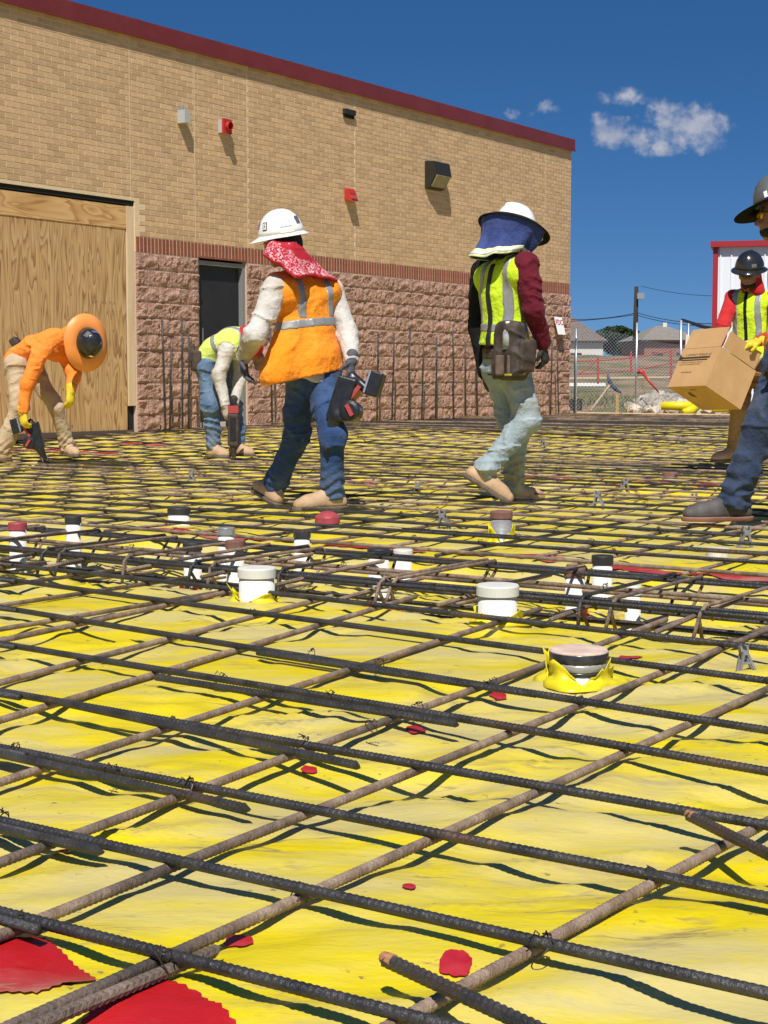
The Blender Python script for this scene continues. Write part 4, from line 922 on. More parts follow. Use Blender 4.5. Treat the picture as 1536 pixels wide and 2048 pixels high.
# red rope barrier behind the fence
M_ORG = mat('red_rope', (.42, .06, .04), rough=.7)
rp = empty('rope_barrier', at(1195, 765, 36), 'red rope barrier on slim red posts across the dirt bank', 'barrier'); rp0 = np.array(rp.location)
for px, y0, y1 in ((1196, 714, 768), (1342, 700, 765), (1262, 702, 745)): MB().tube([at(px, y1, 36) - rp0, at(px, y0, 36) - rp0], .028, 6).build('post', M_ORG, rp)
for a, b in (((1138, 722), (1342, 702)), ((1150, 748), (1362, 722)), ((1196, 716), (1150, 750))): MB().tube([at(a[0] + (b[0] - a[0]) * s, a[1] + (b[1] - a[1]) * s + 6 * math.sin(math.pi * s), 36) - rp0 for s in np.linspace(0, 1, 8)], .016, 5).build('rope', M_ORG, rp)
p0 = at(1282, 745, 30.6); o = empty('red_strap', p0, 'red strap tied round the tall fence post', 'strap'); MB().tube([V3(-.05, -.06, .03), V3(.05, -.06, -.02), V3(.06, .05, .02), V3(-.05, .05, .0), V3(-.05, -.06, .03)], .03, 6).build('knot', M_RDEV, o, True); MB().tube([V3(.02, -.05, 0), at(1300, 765, 30.4) - p0, at(1318, 785, 30.4) - p0], [.028, .02, .014], 6).build('tail', M_RDEV, o, True)
# houses on the rise
M_SHG = mat('brown_shingle', (.13, .10, .085), (.18, .145, .125), rough=.95, scale=3, bump=.4); M_SHG2 = mat('grey_shingle', (.19, .17, .145), (.24, .21, .18), rough=.95, scale=3, bump=.4)
M_SID = mat('pale_siding', (.66, .63, .56), rough=.8); M_HB = mat('house_brick', (.26, .12, .08), (.32, .16, .11), rough=.9, scale=3); M_HDK = mat('dark_trim', (.04, .035, .032), rough=.8)
def house(pxc, w, dep, Yh, eave_py, ridge_py, m_wall, m_roof, label, rot, hip):
    c = at(pxc, eave_py, Yh); ze = c[2]; zr = at(pxc, ridge_py, Yh)[2]; gz = float(terr_z(c[0], Yh)) - .6; o = empty('house', (c[0], c[1], gz), label, 'house', 'houses on the rise'); o.rotation_euler = (0, 0, rot)
    z0, z1 = 0, ze - gz; x, y = w / 2, dep / 2
    MB().box((-x, -y, z0), (x, y, z1)).build('wall', m_wall, o)
    e = .5; zt = zr - gz; V = [(-x - e, -y - e, z1 + .01), (x + e, -y - e, z1 + .01), (x + e, y + e, z1 + .01), (-x - e, y + e, z1 + .01), (-x + hip, 0, zt), (x - hip, 0, zt), (-x - e, -y - e, z1 + .2), (x + e, -y - e, z1 + .2), (x + e, y + e, z1 + .2), (-x - e, y + e, z1 + .2)]
    rf = obj('roof', mesh('roof', V, [(0, 3, 2, 1), (6, 7, 5, 4), (7, 8, 5), (8, 9, 4, 5), (9, 6, 4)], m_roof), o)
    MB().add([(-x - e, -y - e, z1 + .01), (x + e, -y - e, z1 + .01), (x + e, -y - e, z1 + .2), (-x - e, -y - e, z1 + .2), (x + e, y + e, z1 + .01), (x + e, y + e, z1 + .2), (-x - e, y + e, z1 + .01), (-x - e, y + e, z1 + .2)], [(0, 1, 2, 3), (1, 4, 5, 2), (6, 0, 3, 7)]).build('fascia', M_HDK, rf)
    MB().box((.1, -.3, zt - .2), (.55, .15, zt + .35)).build('vent_pipe', M_SID, rf)
    for s in (-.55, .3):
        wd = MB().box((x * s - .6, -y - .03, 1.0), (x * s + .6, -y - .005, 2.1)).build('window', M_HDK, o); MB().box((x * s - .52, -y - .045, 1.07), (x * s + .52, -y - .031, 2.03)).build('pane', mat('dark_glass', (.04, .05, .06), rough=.1), wd)
house(1128, 8.2, 11, 172, 688, 632, M_SID, M_SHG, 'pale sided house with brown hip roof next to the building corner', -.1, 3.4)
house(1322, 6.4, 9, 170, 686, 652, M_HB, M_SHG2, 'dark brick house with grey hip roof right of the utility pole', .12, 2.6)
# utility pole and lines
PW = mat('pole_wood', (.025, .02, .016), (.04, .03, .024), rough=.9); pb = at(1269, 724, 92); pt = at(1273, 573, 92); pl = empty('utility_pole', pb, 'dark wooden utility pole between the two houses', 'pole')
MB().tube([V3(0, 0, -.5), pt - pb], [.17, .12], 10).build('pole_shaft', PW, pl, True); MB().box((-.06, -.45, 0), (.35, -.1, .35)).build('transformer', mat('grey_can', (.25, .26, .27), rough=.5), pl, False, None).location = (.1, 0, pt[2] - pb[2] - .75)
def wire(a, b, Ya, Yb, sag, label):
    p, q = at(*a, Ya), at(*b, Yb); pts = []
    for s in np.linspace(0, 1, 12): pts.append(p + (q - p) * s - V3(0, 0, sag * 4 * s * (1 - s)) - p)
    m_ = MB().tube(pts, .02, 4); o = m_.build('power_line', mat('line_black', (.02, .02, .02), rough=.7), None, False); o.location = p; tag(o, label, 'wire', 'power lines')
wire((1272, 626), (1130, 638), 92, 96, .15, 'power line from the pole to the left, upper'); wire((1272, 629), (1090, 644), 92, 96, .1, 'power line from the pole to the left, lower')
wire((1273, 625), (1445, 647), 92, 80, .2, 'power line from the pole to the right, upper'); wire((1273, 630), (1445, 652), 92, 80, .2, 'power line from the pole to the right, lower'); wire((1282, 572), (1440, 592), 130, 120, .2, 'faint power line high above the houses')
p, q = at(1364, 639, 38), at(1440, 662, 33); m_ = MB().tube([V3(0, 0, 0), (q - p) * .5 - V3(0, 0, .02), q - p], [.03, .045, .03], 6); o = m_.build('drop_cable', mat('line_black', (.02, .02, .02)), None); o.location = p; tag(o, 'thick dark cable sloping down behind the carton', 'wire')
pb2 = at(1362, 830, 33.2); o = empty('site_post', pb2, 'short grey post behind the carton carrying a cable', 'post'); MB().tube([V3(0, 0, -.1), at(1362, 640, 33.2) - pb2], .03, 8).build('post_shaft', M_GALV, o, True)
# trees behind the houses: many small leaves
M_LEAF = mat('dark_leaf', (.012, .026, .008), (.04, .075, .02), rough=.8, scale=.8, rnd=.4); M_BARK = mat('bark', (.07, .05, .035), rough=.95)
def tree(pxc, base_py, top_py, halfw, Yt, label, seed):
    r_ = np.random.default_rng(seed); b = at(pxc, base_py, Yt); top = at(pxc, top_py, Yt)[2] - b[2]; hw = halfw / FPX * Yt; o = empty('tree', b, label, 'tree', 'dark trees behind the houses')
    tr = MB().tube([V3(0, 0, -1), V3(.1, 0, top * .3), V3(0, .1, top * .7)], [.35, .25, .08], 8)
    for k in range(5): a = k * 1.26; tr.tube([V3(0, 0, top * .3), V3(hw * .4 * math.cos(a), hw * .4 * math.sin(a), top * .55), V3(hw * .7 * math.cos(a), hw * .7 * math.sin(a), top * .72)], [.14, .09, .03], 5)
    tr.build('trunk', M_BARK, o, True)
    cl = [(r_.uniform(-.75, .75), r_.uniform(-.6, .6), r_.uniform(.35, .88), r_.uniform(.22, .42)) for _ in range(22)]; V = []; Fc = []
    N_ = 6500
    for i in range(N_):
        c = cl[i % 22]; d = unit(r_.normal(size=3)) * c[3] * r_.uniform(.55, 1.05) ; x, y, z = (c[0] * (1.15 - abs(c[2] - .5)) + d[0]) * hw, (c[1] + d[1]) * hw, (c[2]) * top + d[2] * hw * .8
        if z < top * .16: continue
        s = r_.uniform(.15, .34); u = unit(r_.normal(size=3)); w = unit(np.cross(u, r_.normal(size=3))); k = len(V); P = V3(x, y, z); V += [P - u * s, P + w * s * .6, P + u * s, P - w * s * .6]; Fc.append((k, k + 1, k + 2, k + 3))
    obj('crown', mesh('crown', V, Fc, M_LEAF), o)
tree(1226, 735, 645, 40, 205, 'dark round tree between the two houses, left one', 1); tree(1258, 735, 650, 24, 200, 'dark narrow tree just left of the utility pole', 2)
# white metal building at the right
mbx, Ym = at(1428, 485, 44), 44; zt = mbx[2]; M_MW = mat('white_metal_panel', (.72, .74, .77), rough=.4); M_MR = mat('red_metal_trim', (.33, .025, .03), rough=.4)
mb_ = empty('metal_building', (mbx[0], Ym, 0), 'white ribbed metal building with red trim behind the carton worker', 'building'); mb_.rotation_euler = (0, 0, -.27)
MB().box((.02, .03, -.2), (14, 9, zt - .02)).build('wall', M_MW, mb_)
for k in range(30): MB().box((.17 + k * .305, -.002, -.1), (.21 + k * .305, .0295, zt - .1)).build('panel_rib', M_MW, mb_)
MB().box((-.02, -.03, -.2), (.125, .2, zt - .14)).build('corner_trim', M_MR, mb_); MB().box((-.09, -.16, zt - .139), (14.1, 9.1, zt + .02)).build('eave_trim', M_MR, mb_)
# ------------------------------------------------------------------ people
def cloth(name, c1, c2, **kw):
    d = dict(rough=.92, scale=5, detail=5, bump=1.3, bscale=11, sheen=.05, spec=.15); d.update(kw); return mat(name, c1, c2, **d)
M_SKIN = mat('brown_skin', (.24, .12, .075), (.3, .155, .1), rough=.55, scale=10)
M_LIME = cloth('lime_vest', (.52, .74, .02), (.60, .80, .035)); M_LIME2 = cloth('pale_lime_vest', (.60, .72, .13), (.66, .78, .2)); M_OV = cloth('orange_vest', (.86, .25, .012), (.9, .31, .03)); M_OS = cloth('orange_shirt', (.82, .21, .025), (.86, .27, .05))
M_REFL = mat('reflective_tape', (.26, .26, .25), (.34, .34, .33), rough=.4, metal=.25, scale=30); M_JEAN = cloth('blue_jeans', (.02, .045, .125), (.045, .085, .19), c3=(.11, .15, .23), s3=3, t3=(.5, .72)); M_JEAN2 = cloth('pale_jeans', (.24, .30, .33), (.36, .42, .44), c3=(.27, .25, .16), s3=4, t3=(.5, .68))
M_JEAN3 = cloth('dark_jeans', (.022, .035, .07), (.05, .07, .12), c3=(.08, .1, .14), s3=3); M_JEAN4 = cloth('mid_jeans', (.06, .11, .2), (.15, .21, .3), c3=(.2, .22, .22), s3=3); M_KHAKI = cloth('khaki_trousers', (.40, .30, .19), (.50, .39, .26)); M_TAN = cloth('tan_trousers', (.26, .16, .09), (.33, .22, .13))
M_CREAM = cloth('dirty_white_shirt', (.50, .46, .41), (.60, .57, .52), c3=(.36, .29, .21), s3=4, t3=(.5, .72)); M_MAR = cloth('maroon_shirt', (.10, .008, .018), (.14, .014, .026)); M_REDS = cloth('red_shirt', (.42, .02, .022), (.5, .03, .03)); M_BLKC = cloth('black_cloth', (.010, .010, .011), (.016, .016, .017), sheen=0.0); M_NAVY = cloth('navy_drape', (.035, .055, .17), (.06, .085, .24))
M_BOOT = mat('tan_leather', (.40, .25, .14), (.52, .36, .22), rough=.7, scale=9, bump=.2); M_BOOTD = mat('dark_leather', (.05, .045, .042), (.10, .09, .085), rough=.7, scale=9, bump=.2); M_SOLE = mat('boot_sole', (.09, .075, .065), (.16, .13, .11), rough=.85, scale=20); M_SOLER = mat('brick_sole', (.22, .10, .075), (.28, .14, .1), rough=.85)
M_GLY = mat('yellow_glove', (.66, .50, .015), (.58, .42, .03), rough=.75, scale=25, bump=.2); M_GLB = mat('black_glove', (.012, .012, .013), (.035, .032, .03), rough=.75, scale=25); M_GLG = mat('grey_glove', (.05, .055, .075), (.1, .1, .11), rough=.8, scale=30); M_GLW = mat('pale_glove', (.38, .33, .27), (.48, .43, .36), rough=.8, scale=30)
M_HW = mat('white_helmet', (.80, .79, .74), (.83, .82, .78), rough=.3, scale=5, coat=.3); M_HO = mat('orange_brim', (.78, .26, .05), (.84, .31, .08), rough=.45, scale=4); M_HB2 = mat('black_helmet', (.02, .02, .021), (.035, .035, .037), rough=.22, scale=8, coat=.4, metal=.3); M_HG = mat('graphite_helmet', (.10, .105, .10), (.16, .165, .155), rough=.38, scale=10, metal=.2)
M_POUCH = mat('brown_leather', (.028, .02, .017), (.075, .052, .04), rough=.7, scale=12, bump=.3); M_BPL = mat('black_tool_plastic', (.012, .012, .013), (.022, .022, .023), rough=.35, scale=20); M_RPL = mat('red_tool_plastic', (.36, .05, .045), rough=.4); M_BLT = mat('black_belt', (.015, .014, .014), rough=.6); M_HAIR = mat('black_hair', (.012, .01, .009), rough=.8)
def bandana_mat():
    m = bpy.data.materials.new('red_bandana'); m.use_nodes = True; nt = m.node_tree; N = nt.nodes.new; L = nt.links.new; b = nt.nodes['Principled BSDF']; b.inputs['Roughness'].default_value = .85
    tc = N('ShaderNodeTexCoord'); v = N('ShaderNodeTexVoronoi'); v.inputs['Scale'].default_value = 60; n = N('ShaderNodeTexNoise'); n.inputs['Scale'].default_value = 60; n.inputs['Detail'].default_value = 2; n.inputs['Distortion'].default_value = 1.5
    L(tc.outputs['Object'], v.inputs['Vector']); L(tc.outputs['Object'], n.inputs['Vector'])
    r = N('ShaderNodeValToRGB'); r.color_ramp.elements[0].position = .50; r.color_ramp.elements[1].position = .58; L(n.outputs['Fac'], r.inputs[0])
    r2 = N('ShaderNodeValToRGB'); r2.color_ramp.elements[0].position = .16; r2.color_ramp.elements[0].color = (1, 1, 1, 1); r2.color_ramp.elements[1].position = .22; r2.color_ramp.elements[1].color = (0, 0, 0, 1)
    v2 = N('ShaderNodeTexVoronoi'); v2.inputs['Scale'].default_value = 22; L(tc.outputs['Object'], v2.inputs['Vector']); L(v2.outputs['Distance'], r2.inputs[0])
    at_ = N('ShaderNodeAttribute'); at_.attribute_name = 'border'
    def mul(a, c):
        x = N('ShaderNodeMath'); x.operation = 'MULTIPLY'; L(a, x.inputs[0]); L(c, x.inputs[1]); return x.outputs[0]
    sb = N('ShaderNodeMath'); sb.operation = 'SUBTRACT'; sb.inputs[0].default_value = 1; L(at_.outputs['Fac'], sb.inputs[1])
    ad = N('ShaderNodeMath'); ad.operation = 'ADD'; ad.use_clamp = True; L(mul(r.outputs[0], at_.outputs['Fac']), ad.inputs[0]); L(mul(r2.outputs[0], sb.outputs[0]), ad.inputs[1])
    x = N('ShaderNodeMix'); x.data_type = 'RGBA'; L(ad.outputs[0], x.inputs['Factor']); x.inputs['A'].default_value = (.40, .006, .02, 1); x.inputs['B'].default_value = (.75, .42, .46, 1); L(x.outputs['Result'], b.inputs['Base Color']); return m
M_BAND = bandana_mat()

class Person:
    def __init__(s, label, J, f, h=.009, headf=None, headup=None):
        s.J = {k: np.asarray(v, float) for k, v in J.items()}; s.h = h; s.base = V3(s.J['P'][0], s.J['P'][1], J.get('gz', .05) if not isinstance(J.get('gz'), np.ndarray) else .05)
        s.root = empty('person', s.base, label, 'person', 'site workers')
        j = s.J; s.up = unit(j['N'] - j['P']); lat = j['SL'] - j['SR']; s.lat = unit(lat - s.up * (lat @ s.up)); s.F = np.cross(s.lat, s.up)
        hl = j['HL'] - j['HR']; s.hF = unit(np.cross(unit(hl), V3(0, 0, 1)))
        s.hf = unit(headf if headf is not None else f); s.hu = unit(headup if headup is not None else (0, 0, 1)); s.hu = unit(s.hu - s.hf * (s.hu @ s.hf)); s.hl = np.cross(s.hu, s.hf)
    def torso(s, g=0.0):
        j = s.J; F = s.F; W_ = j.get('W', (j['P'] + j['C']) / 2)
        sl_ = j['C'] + (j['SL'] - j['C']) * .72; sr_ = j['C'] + (j['SR'] - j['C']) * .72
        return [cap(j['P'], W_, .155 + g, .142 + g, F, .74), cap(W_, j['C'], .142 + g, .158 + g, F, .72), cap(sl_, sr_, .088 + g, .088 + g), cap(j['C'], j['N'] - s.up * .03, .12 + g, .07 + g * .6, F, .85)]
    def arm(s, S, r=1.0, g=0.0):
        j = s.J; return [cap(j['S' + S], j['E' + S], (.066 + g) * r, (.052 + g) * r), cap(j['E' + S], j['A' + S], (.052 + g) * r, (.038 + g) * r)]
    def leg(s, S, r=1.0, g=0.0):
        j = s.J; return [cap(j['H' + S], j['K' + S], (.098 + g) * r, (.074 + g) * r), cap(j['K' + S], j['Q' + S], (.074 + g) * r, (.064 + g) * r)]
    def head(s):
        c, f, u, l = s.J['X'], s.hf, s.hu, s.hl
        return [ell(c + u * .012 - f * .008, (l, f, u), (.077, .098, .108)), ell(c - u * .052 + f * .026, (l, f, u), (.058, .07, .062)), cap(c + f * .088 + u * .005, c + f * .112 - u * .03, .009, .014), cap(c + f * .085 - u * .034 - l * .018, c + f * .085 - u * .034 + l * .018, .012),
                cap(c + f * .08 - u * .066 - l * .016, c + f * .08 - u * .066 + l * .016, .011), ell(c - u * .1 + f * .06, (l, f, u), (.028, .026, .024)), cap(c + f * .078 + u * .026 - l * .036, c + f * .078 + u * .026 + l * .036, .014), ell(c + l * .08 - u * .012, (l, f, u), (.012, .022, .034)), ell(c - l * .08 - u * .012, (l, f, u), (.012, .022, .034))]
    def build(s, name, fld, m, parent=None, h=None, bounds=None): return sdf_obj(name, fld, h or s.h, m, parent or s.root, s.base if parent is None or parent is s.root else s.base, bounds=bounds)
    def body(s, h=None):
        j = s.J; pr = []
        for S in 'LR': pr += [cap(j['S' + S], j['E' + S], .046, .038), cap(j['E' + S], j['A' + S], .038, .028), cap(j['H' + S], j['K' + S], .075, .055), cap(j['K' + S], j['Q' + S], .052, .042)]
        pr += [cap(j['P'], j['C'], .125, .13, s.F, .75), cap(j['C'] + (j['SL'] - j['C']) * .7, j['C'] + (j['SR'] - j['C']) * .7, .07), cap(j['N'] - s.up * .05, j['X'] - s.hu * .03, .054, .054), cap(j['HL'], j['HR'], .1)]
        A_ = Field(pr, .03); B_ = Field(s.head(), .016)
        class U:
            k = 0
            def __call__(q, P): return smin(A_(P), B_(P), .02)
            def bounds(q, pad): a, b = A_.bounds(pad), B_.bounds(pad); return np.minimum(a[0], b[0]), np.maximum(a[1], b[1])
        return s.build('body', U(), M_SKIN, h=h or .009)
    def shirt(s, m, amp=.009, seed=1, g=0.0, tail=0.0):
        pr = s.torso(g) + s.arm('L', 1.05, g) + s.arm('R', 1.05, g)
        if tail: pr.append(cap(s.J['P'], s.J['P'] - s.up * tail, .165 + g, .175 + g, s.F, .8))
        f = Field(pr, .035); f.post = [folds(seed, amp, (14, 14, 22))]; j = s.J
        def cut(P, d):
            for S in 'LR':
                ax = unit(j['A' + S] - j['E' + S]); d = np.maximum(d, np.where(np.linalg.norm(P - j['A' + S], axis=1) < .1, (P - j['A' + S]) @ ax - .005, -1))
            if tail: d = np.maximum(d, -((P - j['P']) @ s.up + tail + .02 * np.sin((P - j['P']) @ s.lat * 30)))
            return d
        f.post.append(cut); return s.build('shirt', f, m)
    def trousers(s, m, amp=.012, seed=2, r=1.0, belt=True):
        j = s.J; f = Field(s.leg('L', r) + s.leg('R', r) + [cap(j['HL'], j['HR'], .118, .118, s.hF, .95), cap(j['P'], j['P'] + s.up * .04, .14, .135, s.F, .8)], .035); f.post = [folds(seed, amp, (9, 9, 19))]
        def bunch(P, d):                         # cloth gathers over the boots and behind the knees
            for S in 'LR':
                ax = unit(j['Q' + S] - j['K' + S]); q = (P - j['Q' + S]) @ ax; nr = np.linalg.norm(P - j['Q' + S], axis=1)
                d = d - np.where(nr < .25, .011 * np.exp(-((q + .03) / .1) ** 2) * (.6 + .6 * np.sin(q * 95 + 6 * np.sin(P[:, 0] * 18 + P[:, 1] * 11))), 0)
                d = np.maximum(d, np.where(nr < .2, q - .035, -1))
            return d
        f.post.append(bunch); t = s.build('trousers', f, m)
        if belt:
            c = j['P'] + s.up * .055; b = Field([cap(c - s.up * .018, c + s.up * .018, .152, .152, s.F, .8)], 0); b.post = [lambda P, d: np.maximum(d, np.abs((P - c) @ s.up) - .021)]; s.build('belt', b, M_BLT)
        return t
    def vest(s, m, hem, amp=.007, seed=3, bands=(.2,), vs=.105, flare=.02, neck=.078, band_m=None, shirt_g=0.0, vlow=None, hemslope=0.0, name='vest', extra=(), pad_sh=.092):
        j = s.J; P0 = j['P']; band_m = band_m or M_REFL
        base = Field(s.torso(.022 + shirt_g) + list(extra) + [cap(P0, P0 + s.up * (hem - .02), .172 + flare, .178 + flare, s.F, .80)], .04); base.post = [folds(seed, amp, (8, 8, 5))]
        arms = [cap(j['S' + S] + unit(j['S' + S] - j['C']) * .045 - s.up * .01, j['S' + S] + (j['E' + S] - j['S' + S]) * .38, pad_sh, .07) for S in 'LR']; nk = cap(j['N'] - s.up * .0, j['X'], neck, neck)
        def cut(P, d):
            for a in arms: d = np.maximum(d, -a[0](P))
            d = np.maximum(d, -nk[0](P)); return np.maximum(d, (hem + hemslope * ((P - P0) @ s.lat)) - (P - P0) @ s.up)
        def whole(P): return cut(P, base(P))
        class G: pass
        lo, hi = base.bounds(.04); v = sdf_obj(name, whole, s.h, m, s.root, s.base, bounds=(lo, hi))
        for b in bands:
            fb_ = lambda P, b=b: np.maximum(whole(P) - .0045, np.abs((P - P0) @ s.up - b) - .026); sdf_obj('reflective_band', fb_, s.h * .8, band_m, v, s.base, bounds=(lo, hi))
        if vs:
            for sg in (-1, 1):
                fv = lambda P, sg=sg: np.maximum(np.maximum(whole(P) - .004, np.abs((P - P0) @ s.lat - sg * vs) - .025), (bands[-1] + .03) - (P - P0) @ s.up); sdf_obj('reflective_band', fv, s.h * .8, band_m, v, s.base, bounds=(lo, hi))
        s.vest_f = whole; s.vest_b = (lo, hi); s.vest_o = v; return v
    def strap(s, lat0, lat1, w, m, z0, z1, name='suspender', off=.009, side=None):
        P0 = s.J['P']
        def f(P):
            q = P - P0; h_ = q @ s.up; c = lat0 + (lat1 - lat0) * (h_ - z0) / (z1 - z0); d = np.maximum(s.vest_f(P) - off, np.abs(q @ s.lat - c) - w); d = np.maximum(d, np.abs(h_ - (z0 + z1) / 2) - (z1 - z0) / 2)
            return d if side is None else np.maximum(d, -side * (q @ s.F))
        return sdf_obj(name, f, s.h * .8, m, s.root, s.base, bounds=s.vest_b)
    def boot(s, S, toe, m, sole, up=(0, 0, 1), ln=.27):
        a = s.J['Q' + S]; up = unit(up); d = np.asarray(toe, float) - a; d = unit(d - up * (d @ up)); side = np.cross(up, d); g0 = a - up * .105
        heel = g0 - d * .055 + up * .045; ball = g0 + d * (ln - .13) + up * .04; tip = g0 + d * (ln - .075) + up * .036
        f = Field([cap(a - d * .015, a - d * .015 - up * .05, .052, .05), cap(heel, ball, .042, .046), cap(ball, tip, .048, .037), cap(a, ball, .045, .04)], .03)
        bf = lambda P: np.maximum(f(P), -((P - g0) @ up - .018)); lo, hi = f.bounds(.03); b = sdf_obj('boot', bf, s.h * .75, m, s.root, s.base, bounds=(lo, hi))
        sf = lambda P: np.maximum(np.maximum(f.raw(P - np.outer(np.ones(len(P)), up * -.02)) - .008, (P - g0) @ up - .021), -((P - g0) @ up + .004)); sdf_obj('sole', sf, s.h * .6, sole, b, s.base, bounds=(lo - .02, hi + .02)); return b
    def hand(s, S, dirv, palm, m, curl=.5, spread=.0, name='glove', gr=1.0, thumb_out=1.0):
        w = s.J['A' + S]; d = unit(dirv); n = unit(palm - d * (np.asarray(palm) @ d)); sd = np.cross(d, n) * (1 if S == 'L' else -1)    # sd points to the thumb side
        pr = [cap(w - d * .02, w + d * .075, .034 * gr, .04 * gr, n, .55), cap(w - d * .045, w, .037 * gr, .033 * gr)]
        for i, (o_, L_) in enumerate([(.03, .072), (.0105, .08), (-.0095, .075), (-.029, .058)]):
            p = w + d * .078 + sd * o_; ang = curl * .55; dd = unit(d + sd * (o_ * spread)); r = .0112 * gr
            for k, fr in enumerate((.45, .32, .25)):
                dd2 = math.cos(ang) * dd + math.sin(ang) * n; q = p + dd2 * L_ * fr * 1.15; pr.append(cap(p, q, r, r * .93)); p = q; r *= .93; ang += curl * .75
        p = w + d * .02 + sd * .032; q = p + unit(d * .75 + sd * .8 * thumb_out + n * .35) * .042; pr.append(cap(p, q, .015 * gr, .0125 * gr)); pr.append(cap(q, q + unit(d * 1.0 + sd * .15 + n * (.3 + curl * .5)) * .035, .0125 * gr, .0105 * gr))
        return s.build(name, Field(pr, .007), m, h=.0045)
    def helmet(s, c, up, fr, m, rim=(.03, .03), front=.05, brim_m=None, size=1.0, droop=.012, ridge=True, name='helmet'):
        u = unit(up); f = unit(np.asarray(fr) - u * (np.asarray(fr) @ u)); l = np.cross(u, f); c = np.asarray(c, float); n = 48; a_, b_, hh = .142 * size, .122 * size, .148 * size
        prof = [(.02, 1.0), (.28, .975), (.52, .88), (.74, .70), (.9, .45), (.985, .2), (1.0, .04)]; V = []
        def pt(rf, z, th, add=0.0, drop=0.0):
            x, y = (a_ * rf + add) * math.cos(th), (b_ * rf + add) * math.sin(th); rg = 0
            if ridge and rf < .95: rg = .007 * math.exp(-((math.sin(th) * b_ * rf) / .018) ** 2) * (1 - .4 * rf)
            return c + f * x + l * y + u * (z * hh + rg - drop) - s.base
        for rf, z in prof:
            for k in range(n): V.append(pt(rf, z, 2 * math.pi * k / n))
        R = len(prof)
        for rf, z in [(.965, .03), (.93, .25), (.7, .6), (.02, .9)]:
            for k in range(n): V.append(pt(rf, z, 2 * math.pi * k / n))
        R2 = R + 4; Fc = [(i * n + k, (i + 1) * n + k, (i + 1) * n + (k + 1) % n, i * n + (k + 1) % n) for i in range(R2 - 1) for k in range(n)] + [tuple(range(n))]
        hat = obj(name, mesh(name, V, Fc, m, True), s.root)
        V = []
        def bw_(th): cf = max(0, math.cos(th)); return rim[0] + (rim[1] - rim[0]) * (1 - abs(math.cos(th))) + front * cf ** 3
        for e, zz in [(0, .045), (.45, .02), (1.0, -.004), (1.0, -.03), (.45, -.012), (-.05, .015)]:
            for k in range(n):
                th = 2 * math.pi * k / n; w = bw_(th) * e; V.append(pt(.995, zz, th, w, droop * e * (1.0 + .8 * max(0, math.cos(th)) * (front > 0))))
        Fc = [(i * n + k, (i + 1) * n + k, (i + 1) * n + (k + 1) % n, i * n + (k + 1) % n) for i in range(5) for k in range(n)] + [(5 * n + k, k, (k + 1) % n, 5 * n + (k + 1) % n) for k in range(n)]
        obj('brim', mesh('brim', V, Fc, brim_m or m, True), hat); s.hat = (c, f, l, u, a_, b_, hh); return hat
    def sticker(s, hat, th, z, w, h, m, txt=None, tm=None, border=None):
        c, f, l, u, a_, b_, hh = s.hat
        rf = float(np.interp(z, [.04, .2, .45, .7, .88, 1], [1, .985, .9, .74, .52, .02])); P = c + f * a_ * rf * math.cos(th) + l * b_ * rf * math.sin(th) + u * z * hh - s.base
        no = unit(f * math.cos(th) / a_ + l * math.sin(th) / b_ + u * (.35 + z) / hh * .45); y = unit(u - no * (u @ no)); x = np.cross(y, no)
        def bend(dx, dy, o): return P + x * dx + y * dy + no * (o - (dx * dx) * 3.2 - dy * dy * 2.0)
        def pan(w, h, o, m, nm, par):
            k = 6; V = [bend(w * (i / k - .5), h * (q / k - .5), o) for q in range(k + 1) for i in range(k + 1)]; Fc = [(q * (k + 1) + i, q * (k + 1) + i + 1, (q + 1) * (k + 1) + i + 1, (q + 1) * (k + 1) + i) for q in range(k) for i in range(k)]
            return obj(nm, mesh(nm, V, Fc, m, True), par)
        st = pan(w, h, .0035, border or m, 'sticker', hat)
        if border: pan(w * .72, h * .74, .0045, m, 'sticker_face', hat)
        if txt: text_mesh(txt, h * .62, tm, hat, frame(P + no * .0052, x, y, no))
        return st
def foot(p, z=.155): q = np.array(p, float); q[2] = z; return q
M_STK = mat('sticker_white', (.82, .82, .8), rough=.4); M_STB = mat('sticker_blue', (.08, .16, .38), rough=.4); M_STL = mat('sticker_pale_blue', (.45, .56, .72), (.7, .75, .8), rough=.4, scale=60); M_STG = mat('sticker_dark_green', (.01, .04, .03), rough=.4); M_INK = mat('ink', (.16, .04, .03), rough=.6); M_INKD = mat('ink_dark', (.1, .11, .13), rough=.6)

# --- walking worker in the orange vest
Y = 9.35
w3 = Person('person in orange vest, white hard hat and red bandana walking with a tying tool', dict(P=at(622, 722, Y), W=at(618, 670, Y), C=at(610, 612, 9.37), N=at(600, 552, 9.36), X=at(567, 492, 9.3), SL=at(550, 578, 9.2), EL=at(512, 668, 9.06), AL=at(487, 716, 9.22),
    SR=at(664, 582, 9.5), ER=at(696, 668, 9.42), AR=at(703, 724, 9.24), HL=at(602, 742, 9.3), KL=at(594, 872, 9.5), QL=at(551, 972, 9.68), HR=at(645, 742, 9.36), KR=at(664, 870, 9.15), QR=at(664, 984, 9.22)), (-.62, .78, 0), headf=(-.93, .28, -.05), headup=(-.12, -.05, 1))
w3.body(); w3.shirt(M_CREAM, amp=.013, seed=11, g=.006, tail=.12); w3.trousers(M_JEAN, amp=.019, seed=12, r=1.05)
w3.vest(M_OV, -.085, bands=(.22,), vs=.105, flare=.035, seed=13, amp=.009, neck=.085, shirt_g=.008, hemslope=-.10, pad_sh=.085, extra=[cap(at(582, 650, 9.28), at(556, 752, 9.2), .085, .115), cap(at(612, 575, 9.36), at(552, 566, 9.26), .09, .07)])
